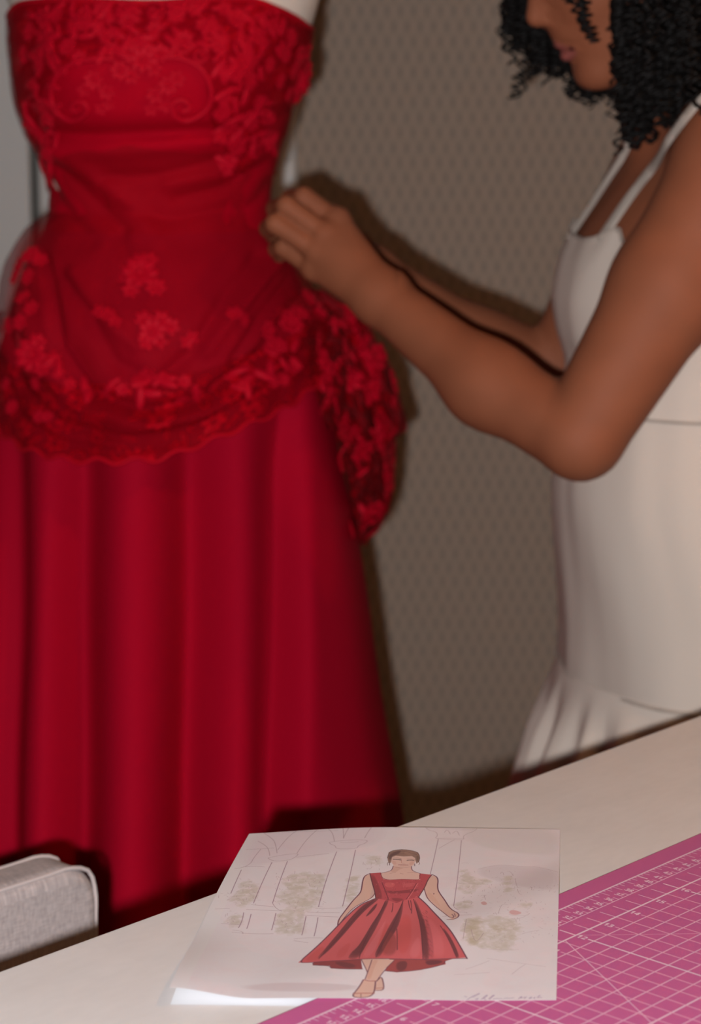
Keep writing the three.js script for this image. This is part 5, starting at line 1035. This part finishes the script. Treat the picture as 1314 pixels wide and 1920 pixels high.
const shN = at(1392, 306, 2.02), elN = at(1088, 820, 1.985), mdN = at(915, 722, 2.05), wrN = at(712, 556, 2.135);
const shF = shN.clone().addScaledVector(LF, -0.33).add(V(0.075, 0, 0)), elF = at(1046, 694, 2.37), mdF = at(900, 650, 2.36), wrF = at(694, 508, 2.335);
const hipN = V(curve(torsoRows, -TBOT, 1), TBOT + 0.02, -PD).addScaledVector(LF, 0.08), hipF = hipN.clone().addScaledVector(LF, -0.16);
const legs = [hipN, hipF].map((h) => [h, V(h.x - 0.005, 0.46, h.z), V(h.x + 0.02, 0.08, h.z)]);
// head frame: origin between the ears, tilted down towards the work
const HS = 0.9, HO = at(1164, -84, 2.15), HT = 0.44, HYAW = 0.2;
const hf = V(-Math.cos(HYAW) * Math.cos(HT), -Math.sin(HT), Math.sin(HYAW) * Math.cos(HT)), hl = V(Math.sin(HYAW), 0, Math.cos(HYAW)), hu = new THREE.Vector3().crossVectors(hf, hl).multiplyScalar(-1).normalize();
if (hu.y < 0) hu.multiplyScalar(-1);
const H = (f, u, l) => HO.clone().addScaledVector(hf, f * HS).addScaledVector(hu, u * HS).addScaledVector(hl, l * HS);
const headLocal = (p, o) => { const x = p.x - HO.x, y = p.y - HO.y, z = p.z - HO.z; o.set((x * hf.x + y * hf.y + z * hf.z) / HS, (x * hu.x + y * hu.y + z * hu.z) / HS, (x * hl.x + y * hl.y + z * hl.z) / HS); return o; };
const ell = (q, f, u, l, a, b, c) => { const x = (q.x - f) / a, y = (q.y - u) / b, z = (q.z - l) / c, r = Math.hypot(x, y, z); return (r - 1) * Math.min(a, b, c); };
const capL = (q, a, b, ra, rb) => cone(q, { x: a[0], y: a[1], z: a[2] }, { x: b[0], y: b[1], z: b[2] }, ra, rb);
const hq = V(0, 0, 0), hm = V(0, 0, 0);
function headD(p) {                                                            // local axes: x forward, y up, z to her left
  const q = headLocal(p, hq); if (Math.hypot(q.x, q.y, q.z) > 0.2) return (Math.hypot(q.x, q.y, q.z) - 0.17) * HS;
  const az = Math.abs(q.z); hm.set(q.x, q.y, az);
  let d = ell(q, -0.005, 0.03, 0, 0.098, 0.096, 0.078);                        // skull
  d = smin(d, ell(q, 0.03, -0.03, 0, 0.066, 0.085, 0.06), 0.03);               // face
  d = smin(d, capL(hm, [0.01, -0.06, 0.05], [0.066, -0.094, 0.012], 0.016, 0.014), 0.028);  // jaw
  d = smin(d, ell(q, 0.074, -0.096, 0, 0.018, 0.015, 0.022), 0.016);           // chin
  d = smin(d, capL(hm, [0.062, -0.02, 0.04], [0.04, -0.015, 0.055], 0.016, 0.014), 0.022);  // cheekbone
  d = smin(d, capL(hm, [0.085, 0.03, 0.014], [0.07, 0.034, 0.045], 0.01, 0.008), 0.018);   // brow
  d = smin(d, capL(q, [0.084, 0.02, 0], [0.106, -0.018, 0], 0.008, 0.0115), 0.011);   // nose bridge
  d = smin(d, capL(hm, [0.098, -0.024, 0.009], [0.09, -0.026, 0.013], 0.0085, 0.008), 0.006);  // nostrils
  d = smin(d, ell(q, 0.084, -0.044, 0, 0.013, 0.012, 0.02), 0.012);            // muzzle
  d = smin(d, capL(hm, [0.0955, -0.0535, 0.002], [0.084, -0.06, 0.02], 0.0058, 0.0032), 0.004);   // upper lip
  d = smin(d, capL(hm, [0.0935, -0.067, 0.002], [0.083, -0.063, 0.019], 0.0066, 0.0032), 0.004);  // lower lip
  d = Math.max(d, -capL(hm, [0.098, -0.0602, 0], [0.086, -0.0612, 0.018], 0.0012, 0.0008));
  d = Math.max(d, -ell(hm, 0.098, 0.008, 0.032, 0.02, 0.012, 0.02));           // eye socket
  d = smin(d, ell(hm, 0.072, 0.008, 0.031, 0.0125, 0.0115, 0.0125), 0.002);
  d = smin(d, ell(hm, -0.004, -0.01, 0.077, 0.016, 0.03, 0.007), 0.006);       // ear
  return d * HS;
}
const neck = [[H(-0.03, -0.05, 0), at(1322, 205, PD), 0.05, 0.056], [H(-0.01, -0.06, 0), at(1255, 232, PD - 0.0), 0.036, 0.04]];
const clav = [[at(1300, 232, PD), shN.clone().add(V(0, 0.012, 0)), 0.045, 0.052], [at(1290, 232, PD), shF.clone().add(V(0, 0.012, 0)), 0.045, 0.052]];
// hands: [base, knuckle, middle joint, tip joint, tip]
const fingersN = [[[632, 414, 2.178], [569, 369, 2.188], [545, 372, 2.22], [531, 392, 2.238]], [[611, 441, 2.165], [537, 386, 2.172], [517, 392, 2.206], [519, 412, 2.228]], [[597, 472, 2.162], [516, 419, 2.17], [503, 428, 2.2], [514, 446, 2.222]], [[590, 503, 2.168], [531, 464, 2.182], [518, 467, 2.204], [524, 480, 2.22]]].map((f) => f.map((q) => at(...q)));
const thumbN = [[668, 500, 2.175], [628, 455, 2.215], [585, 425, 2.232], [548, 402, 2.238]].map((q) => at(...q));
const fr = [[0.0105, 0.0098, 0.0088, 0.0078], [0.0108, 0.01, 0.009, 0.008], [0.0104, 0.0096, 0.0086, 0.0076], [0.0096, 0.0088, 0.0078, 0.007]], tr = [0.014, 0.0125, 0.0105, 0.0088];
const fingersF = [[[640, 425, 2.3], [580, 392, 2.3], [548, 398, 2.295], [530, 410, 2.282]], [[632, 455, 2.305], [570, 425, 2.31], [540, 428, 2.3], [525, 436, 2.29]], [[630, 480, 2.31], [575, 455, 2.318], [548, 455, 2.31], [533, 460, 2.3]], [[632, 503, 2.31], [588, 485, 2.316], [566, 482, 2.312], [550, 484, 2.305]]].map((f) => f.map((q) => at(...q)));
const thumbF = [[672, 465, 2.3], [630, 425, 2.27], [590, 408, 2.258], [556, 400, 2.255]].map((q) => at(...q));
function handD(p, wr, fs, th, side) {
  let palm = 1e9;
  for (let i = 0; i < 4; i++) palm = smin(palm, cone(p, wr, fs[i][0], 0.0215, 0.0125 - (i === 3 ? 0.001 : 0)), 0.012);
  palm = smin(palm, cone(p, fs[0][0], fs[3][0], 0.0115, 0.0105), 0.008);
  let f = 1e9;
  for (let i = 0; i < 4; i++) { let c = 1e9; for (let j = 0; j < 3; j++) c = smin(c, cone(p, fs[i][j], fs[i][j + 1], fr[i][j], fr[i][j + 1]), 0.003); c = smin(c, Math.hypot(p.x - fs[i][0].x, p.y - fs[i][0].y, p.z - fs[i][0].z) - (i < 2 ? 0.0134 : 0.0122), 0.004); f = Math.min(f, c); }
  let t = 1e9; for (let j = 0; j < 3; j++) t = smin(t, cone(p, th[j], th[j + 1], tr[j], tr[j + 1]), 0.004);
  t = smin(t, cone(p, wr, th[0], 0.02, 0.015), 0.01);
  return smin(smin(palm, f, 0.0032), t, 0.006);
}
const armD = (p, sh, el, md, wr) => { const up = smin(cone(p, sh, lerpV(sh, el, 0.45), 0.058, 0.05), cone(p, lerpV(sh, el, 0.45), el, 0.05, 0.0385), 0.02); const low = smin(cone(p, el, md, 0.0375, 0.0345), cone(p, md, wr, 0.0345, 0.0248), 0.03); return smin(up, low, 0.007); };
const lerpV = (a, b, t) => a.clone().lerp(b, t);
const upMid = [lerpV(shN, elN, 0.45), lerpV(shF, elF, 0.45)];
function armFast(p, sh, um, el, md, wr) { const up = smin(cone(p, sh, um, 0.058, 0.0505), cone(p, um, el, 0.0505, 0.0385), 0.02), low = smin(cone(p, el, md, 0.0375, 0.0345), cone(p, md, wr, 0.0345, 0.0248), 0.03); return smin(up, low, 0.007); }
const nearHand = (p) => { const d = Math.hypot(p.x - wrN.x, p.y - wrN.y, p.z - wrN.z); return d > 0.22 ? 1 : handD(p, wrN, fingersN, thumbN); };
const farHand = (p) => { const d = Math.hypot(p.x - wrF.x, p.y - wrF.y, p.z - wrF.z); return d > 0.22 ? 1 : handD(p, wrF, fingersF, thumbF); };
function trunkD(p) {
  let d = torsoD(p);
  for (const [a, b, ra, rb] of neck) d = smin(d, cone(p, a, b, ra, rb), 0.03);
  for (const [a, b, ra, rb] of clav) d = smin(d, cone(p, a, b, ra, rb), 0.03);
  for (const l of legs) { d = smin(d, cone(p, l[0], l[1], 0.085, 0.055), 0.03); d = smin(d, cone(p, l[1], l[2], 0.052, 0.034), 0.02); d = smin(d, cone(p, l[2], V(l[2].x + 0.02, 0.035, l[2].z), 0.034, 0.032), 0.01); d = smin(d, cone(p, V(l[2].x + 0.02, 0.033, l[2].z), V(l[2].x - 0.17, 0.022, l[2].z + 0.03), 0.032, 0.02), 0.015); }
  return d;
}
const armN = (p) => smin(armFast(p, shN, upMid[0], elN, mdN, wrN), nearHand(p), 0.012), armF = (p) => smin(armFast(p, shF, upMid[1], elF, mdF, wrF), farHand(p), 0.012);
const bodyD = (p) => smin(Math.min(smin(trunkD(p), headD(p), 0.014)), Math.min(armN(p), armF(p)), 0.012);
const box = (pts, m) => [['x', 'y', 'z'].map((k) => Math.min(...pts.map((q) => q[k])) - m), ['x', 'y', 'z'].map((k) => Math.max(...pts.map((q) => q[k])) + m)];
const chunks = [
  nets((p) => smin(trunkD(p), headD(p), 0.014), [0.02, 0.0, -2.55], [0.75, TTOP + 0.12, -1.8], 0.0125),
  nets((p) => smin(headD(p), neck.reduce((d, [a, b, ra, rb]) => smin(d, cone(p, a, b, ra, rb), 0.03), 1), 0.014), ...box([H(0, 0, 0)], 0.15), 0.0032),
  nets((p) => smin(smin(armN(p), cone(p, clav[0][0], clav[0][1], 0.045, 0.052), 0.03), nearHand(p), 0.012), ...box([shN, elN, mdN], 0.085), 0.0058),
  nets((p) => armN(p), ...(() => { const [a, b] = box([...fingersN.flat(), ...thumbN, wrN, mdN], 0.045); b[0] = mdN.x - 0.03; return [a, b]; })(), 0.0029),
  nets((p) => armF(p), ...box([shF, elF, mdF], 0.08), 0.0075),
  nets((p) => armF(p), ...(() => { const [a, b] = box([...fingersF.flat(), ...thumbF, wrF, mdF], 0.045); b[0] = mdF.x - 0.03; return [a, b]; })(), 0.0045)];
// skin colour: lips, nails and brows differ from the rest
const SKIN = new THREE.Color(0x8a5037), LIP = new THREE.Color(0x84463f), EYE_W = new THREE.Color(0xd8cfc8), IRIS = new THREE.Color(0x1c100a), BROW = new THREE.Color(0x20120c), NAIL = new THREE.Color(0xc09080);
for (const g of chunks) {
  const p = g.attributes.position, col = new Float32Array(p.count * 3), q = V(0, 0, 0), c = new THREE.Color();
  for (let i = 0; i < p.count; i++) {
    q.fromBufferAttribute(p, i); c.copy(SKIN).multiplyScalar(1 + 0.08 * nz(q.x * 40, q.y * 40, q.z * 40));
    const h = headLocal(q, hm), az = Math.abs(h.z);
    if (h.x > 0.07 && h.y < -0.045 && h.y > -0.075) { const u = capL(V(h.x, h.y, az), [0.0955, -0.0535, 0.002], [0.084, -0.06, 0.02], 0.0058, 0.0032), l = capL(V(h.x, h.y, az), [0.0935, -0.067, 0.002], [0.083, -0.063, 0.019], 0.0066, 0.0032); c.lerp(LIP, sstep(0.0018, 0.0002, Math.min(u, l))); }
    if (h.x > 0.06 && ell(V(h.x, h.y, az), 0.072, 0.008, 0.031, 0.0125, 0.0115, 0.0125) < 0.0008) { c.copy(EYE_W); if (Math.hypot(h.y - 0.006, az - 0.031) < 0.0055) c.copy(IRIS); if (h.y > 0.012) c.copy(SKIN); }
    if (h.x > 0.05 && h.y > 0.03 && h.y < 0.04 && az > 0.012 && az < 0.052) c.lerp(BROW, 0.8);
    col.set([c.r, c.g, c.b], i * 3);
  }
  g.setAttribute('color', new THREE.BufferAttribute(col, 3));
}
const person = thing('person', 'woman with dark curly hair in a white sundress pinning the red dress', 'person', [hipN.x, 0, -PD]);
const PO = V(-hipN.x, 0, PD);
const bodyGeo = mergeGeometries(chunks); bodyGeo.translate(PO.x, PO.y, PO.z);
part('body', bodyGeo, phys({ vertexColors: true, roughness: 0.66, specularIntensity: 0.4 }), person);
console.log('body triangles', bodyGeo.index.count / 3);

// sundress
const gown = phys({ color: 0xd1c2b6, roughness: 0.85, bumpMap: repeat(weave, 14, 14), bumpScale: 0.0004, specularIntensity: 0.3 });
const gownTop = (phi) => at(1150, curve([[-3.15, 560], [-2.2, 560], [-1.5, 520], [-0.9, 472], [-0.66, 456], [-0.45, 412], [-0.3, 430], [0, 440], [0.2, 433], [0.35, 414], [0.46, 436], [0.62, 456], [0.9, 476], [1.5, 520], [2.2, 560], [3.15, 560]], phi, 1), PD).y;
const tierY = at(1100, 1252, PD).y;
const gownAt = (u, v, lift = 0) => {
  const phi = (u * 2 - 1) * Math.PI, y = lerp(gownTop(phi), tierY, v), front = Math.cos(phi);
  const bust = at(1100, 560, PD).y, loose = 0.007 + 0.01 * sstep(bust, bust - 0.16, y) * (0.6 + 0.4 * Math.abs(Math.sin(phi)));
  let d = loose + lift + 0.0035 * nz(phi * 2.5, y * 5, 3) + 0.0008 * Math.sin(phi * 22 + 3 * nz(phi * 2, y * 3, 8)) * sstep(bust + 0.02, bust + 0.08, y) + 0.0012 * nz(phi * 5, y * 2.2, 5);
  d += 0.001 * Math.sin(phi * 9 + 1) * sstep(0.72, 1, v);
  return torsoPoint(y, phi, d).add(PO);
};
const sd = part('sundress', surf(300, 150, (u, v) => gownAt(u, v), { wrap: true, uv: [0.95, 0.6] }), gown, person);
part('neckline_hem', tube(Array.from({ length: 100 }, (_, i) => gownAt(i / 100, 0.004, 0.0006)), 0.0018, 300, 6, true), gown, sd);
part('tier_seam', tube(Array.from({ length: 80 }, (_, i) => gownAt(i / 80, 0.997, 0.001)), 0.0016, 260, 6, true), gown, sd);
const waistV = (u) => { const phi = (u * 2 - 1) * Math.PI; return (gownTop(phi) - at(1200, 752, PD).y) / (gownTop(phi) - tierY); };
part('waist_seam', tube(Array.from({ length: 80 }, (_, i) => gownAt(i / 80, waistV(i / 80), 0.0002)), 0.0013, 240, 6, true), gown, sd);
part('side_seam', tube(Array.from({ length: 30 }, (_, i) => gownAt(0.72, lerp(waistV(0.72) * 1.02, 0.99, i / 29), 0.0001)), 0.0012, 60, 6), gown, sd);
part('ruffle_tier', surf(360, 60, (u, v) => {
  const phi = (u * 2 - 1) * Math.PI, y = lerp(tierY + 0.004, 0.42, v), k = sstep(0, 0.25, v);
  const base = torsoPoint(tierY, phi, 0.0155 + 0.085 * Math.pow(v, 0.9)), out = base.clone().sub(V(curve(torsoRows, -tierY, 1), tierY, -PD)).setY(0).normalize();
  const w = phi * 23 + 2.2 * nz(phi * 3, v * 1.2, 2) + 1.2 * Math.sin(phi * 3);
  return base.addScaledVector(out, k * (0.006 + 0.012 * v) * Math.sin(w) + 0.004 * k * nz(phi * 20, v * 2, 6)).setY(y).add(PO);
}, { wrap: true, uv: [1.3, 0.4] }), gown, sd);
// shoulder straps, over the body surface
const skinD = (p) => Math.min(trunkD(p), smin(armN(p), cone(p, clav[0][0], clav[0][1], 0.045, 0.052), 0.03), armF(p));
function strap(front, back, w0, w1) {
  const pts = [];
  for (const [x, y] of front) { const r = ray(x, y).normalize(); let t = 1.7; for (let i = 0; i < 120; i++) { const q = camera.position.clone().addScaledVector(r, t), d = skinD(q); if (d < 0.0005 || t > 2.7) break; t += d * 0.7; } pts.push(camera.position.clone().addScaledVector(r, t)); }
  pts.push(...back);
  const N = 70, rough = new THREE.CatmullRomCurve3(pts, false, 'centripetal'), e = 0.004;
  const grad = (p) => V(skinD(V(p.x + e, p.y, p.z)) - skinD(V(p.x - e, p.y, p.z)), skinD(V(p.x, p.y + e, p.z)) - skinD(V(p.x, p.y - e, p.z)), skinD(V(p.x, p.y, p.z + e)) - skinD(V(p.x, p.y, p.z - e))).normalize();
  let line = Array.from({ length: N + 1 }, (_, i) => { const p = rough.getPointAt(i / N); return p.addScaledVector(grad(p), clamp(0.005 - skinD(p), -0.03, 0.03)); }), nrm = line.map(grad);
  const soften = (l) => l.map((p, i) => i === 0 || i === N ? p : p.clone().multiplyScalar(0.5).addScaledVector(l[i - 1], 0.25).addScaledVector(l[i + 1], 0.25));
  for (let k = 0; k < 40; k++) { line = soften(line).map((p) => { const d = skinD(p); return d < 0.0035 ? p.clone().addScaledVector(grad(p), Math.min(0.004, 0.0035 - d)) : p; }); nrm = soften(nrm); }
  const g = surf(8, N, (u, v) => {
    const i = Math.round(v * N), tg = line[Math.min(N, i + 1)].clone().sub(line[Math.max(0, i - 1)]).normalize(), n = nrm[i].clone().normalize(), s = new THREE.Vector3().crossVectors(tg, n).normalize();
    return line[i].clone().addScaledVector(s, (u - 0.5) * lerp(w0, w1, v)).addScaledVector(n, 0.004 * (1 - (2 * u - 1) ** 2)).add(PO);
  });
  return part('strap', [g, g.clone().translate(0, -0.0004, -0.0006)], gown, sd);
}
const backTop = (l) => torsoPoint(gownTop(3.1) + 0.005, 0, 0).addScaledVector(FW, -2 * curve(torsoRows, -gownTop(3.1), 2)).addScaledVector(LF, l);
strap([[1132, 455], [1146, 430], [1168, 398], [1196, 360], [1228, 316], [1256, 280], [1285, 250], [1312, 234]], [shN.clone().add(V(0.01, 0.075, -0.05)), shN.clone().add(V(0.06, 0.02, -0.06)), backTop(0.07)], 0.0165, 0.0125);
strap([[1076, 452], [1092, 432], [1116, 397], [1144, 347], [1172, 302], [1196, 264], [1214, 238]], [shF.clone().add(V(0.0, 0.075, 0.07)), shF.clone().add(V(0.07, 0.02, 0.07)), backTop(-0.07)], 0.0115, 0.011);

// hair: a dark cap under some hundreds of separate corkscrew curls
{
  const rnd = mulberry(5), mh = phys({ color: 0x0d0908, roughness: 0.6, specularIntensity: 0.5 });
  const capD = (p) => { const q = headLocal(p, hq); let d = ell(q, -0.022, 0.045, 0, 0.106, 0.1, 0.092); d = smin(d, ell(q, -0.06, -0.03, 0, 0.075, 0.11, 0.085), 0.04); d = smin(d, ell(V(q.x, q.y, Math.abs(q.z)), -0.045, -0.06, 0.06, 0.05, 0.09, 0.035), 0.03); return Math.max(d * HS + 0.002 * nz(p.x * 90, p.y * 90, p.z * 90), -(headD(p) + 0.002) - 0.02); };
  const cap = nets(capD, ...box([H(-0.02, 0, 0)], 0.2), 0.007); cap.translate(PO.x, PO.y, PO.z); cap.deleteAttribute('uv');
  const geos = [];
  const wispX = at(938, 20, 2.22).x;
  const curl = (root, dir, len, r, hang, turns, thick, push, free) => {
    const ph = rnd() * 6.28, pts = [], steps = Math.ceil(turns * 7), ax = dir.clone();
    let p = root.clone(); const ds = len / steps, side = V(rnd() - 0.5, rnd() - 0.5, rnd() - 0.5).normalize();
    for (let i = 0; i <= steps; i++) {
      const t = i / steps; ax.lerp(V(push.x, -1, push.z), hang * ds * 18).normalize(); p.addScaledVector(ax, ds);
      const h = headLocal(p, hq); if (h.length() < 0.115 && h.y > -0.06) p.addScaledVector(ax.clone().set(p.x - HO.x, 0, p.z - HO.z).normalize(), 0.0025);
      if (p.z > HO.z + 0.01 && p.x < HO.x - 0.016 && p.y < HO.y - 0.015 && !free) break;   // the near cheek stays free
      const e1 = new THREE.Vector3().crossVectors(ax, side).normalize(), e2 = new THREE.Vector3().crossVectors(ax, e1), a = ph + t * turns * 6.283 + 2.2 * nz(t * 5, ph * 3, 1), rr = r * (0.35 + 0.65 * Math.min(1, t * 4)) * (1 + 0.6 * nz(t * 6, ph * 5, 4)); p.addScaledVector(e1, 0.0012 * nz(t * 9, ph, 2)).addScaledVector(e2, 0.0012 * nz(t * 9, ph, 7));
      pts.push(p.clone().addScaledVector(e1, rr * Math.cos(a)).addScaledVector(e2, rr * Math.sin(a)).add(PO));
    }
    if (pts.length < 8 || pts.some((q) => q.x - PO.x < wispX)) return;
    const c = new THREE.CatmullRomCurve3(pts, false, 'centripetal'); const g = new THREE.TubeGeometry(c, pts.length, thick, 4); g.deleteAttribute('uv'); geos.push(g);
  };
  for (let i = 0; i < 900; i++) {                                             // all over the scalp behind the hairline
    const a = rnd() * 6.283, b = Math.acos(1 - rnd() * 1.35); const f = -Math.sin(b) * Math.cos(a), l = Math.sin(b) * Math.sin(a), u = Math.cos(b);
    if (f > 0.35 && u < 0.62) continue;                                       // the face stays free
    if (f > 0.02 && l > 0.25 && u < 0.55) continue;
    const root = H(-0.012 + f * 0.1, 0.035 + u * 0.1, l * 0.08), out = root.clone().sub(H(-0.01, 0.0, 0)).normalize();
    curl(root, out, (0.13 + rnd() * 0.09) * (f > 0.15 ? 0.5 : 1), 0.004 + rnd() * 0.0045, 1.0 + rnd() * 0.7, 9 + rnd() * 7, 0.001 + rnd() * 0.0008, V(out.x * 0.3, 0, out.z * 0.25));
  }
  const lock = (px, py, d, len, n, tx = 0) => { for (let i = 0; i < n * 2; i++) curl(at(px + (rnd() - 0.5) * 46, py + (rnd() - 0.5) * 44, d + (rnd() - 0.5) * 0.02), V(tx, -1, 0).normalize(), len * (0.8 + 0.4 * rnd()), 0.0035 + rnd() * 0.004, 0.3, 5 + rnd() * 4, 0.001 + rnd() * 0.0008, V(0, 0, 0), px < 1120); };
  // far side of the face and below the chin
  lock(975, -60, 2.24, 0.05, 12); lock(966, -50, 2.24, 0.06, 3); lock(1000, -40, 2.235, 0.065, 9); lock(1025, -10, 2.235, 0.055, 8); lock(1058, 20, 2.235, 0.05, 8); lock(1095, 50, 2.235, 0.055, 8); lock(1125, 70, 2.23, 0.05, 8); lock(948, -90, 2.22, 0.06, 3);
  // near side
  lock(1082, -60, 2.075, 0.045, 1, 0.2); lock(1106, -15, 2.07, 0.045, 1); lock(1150, -20, 2.06, 0.09, 9); lock(1185, 20, 2.06, 0.1, 10); lock(1215, 10, 2.06, 0.1, 10); lock(1250, 0, 2.06, 0.095, 10); lock(1290, -20, 2.06, 0.09, 10); lock(1320, -30, 2.06, 0.09, 10); lock(1175, -60, 2.05, 0.1, 10); lock(1230, -60, 2.05, 0.11, 10); lock(1280, -80, 2.05, 0.1, 10);
  const hg = mergeGeometries(geos); cap.deleteAttribute('color');
  const hair = part('hair', mergeGeometries([hg, cap]), mh, person); hair.userData = { label: 'dark brown curly hair' };
  console.log('hair triangles', hair.geometry.index.count / 3);
}
scene.traverse((o) => { if (o.isMesh) { o.castShadow = true; o.receiveShadow = true; } });
renderer.render(scene, camera);
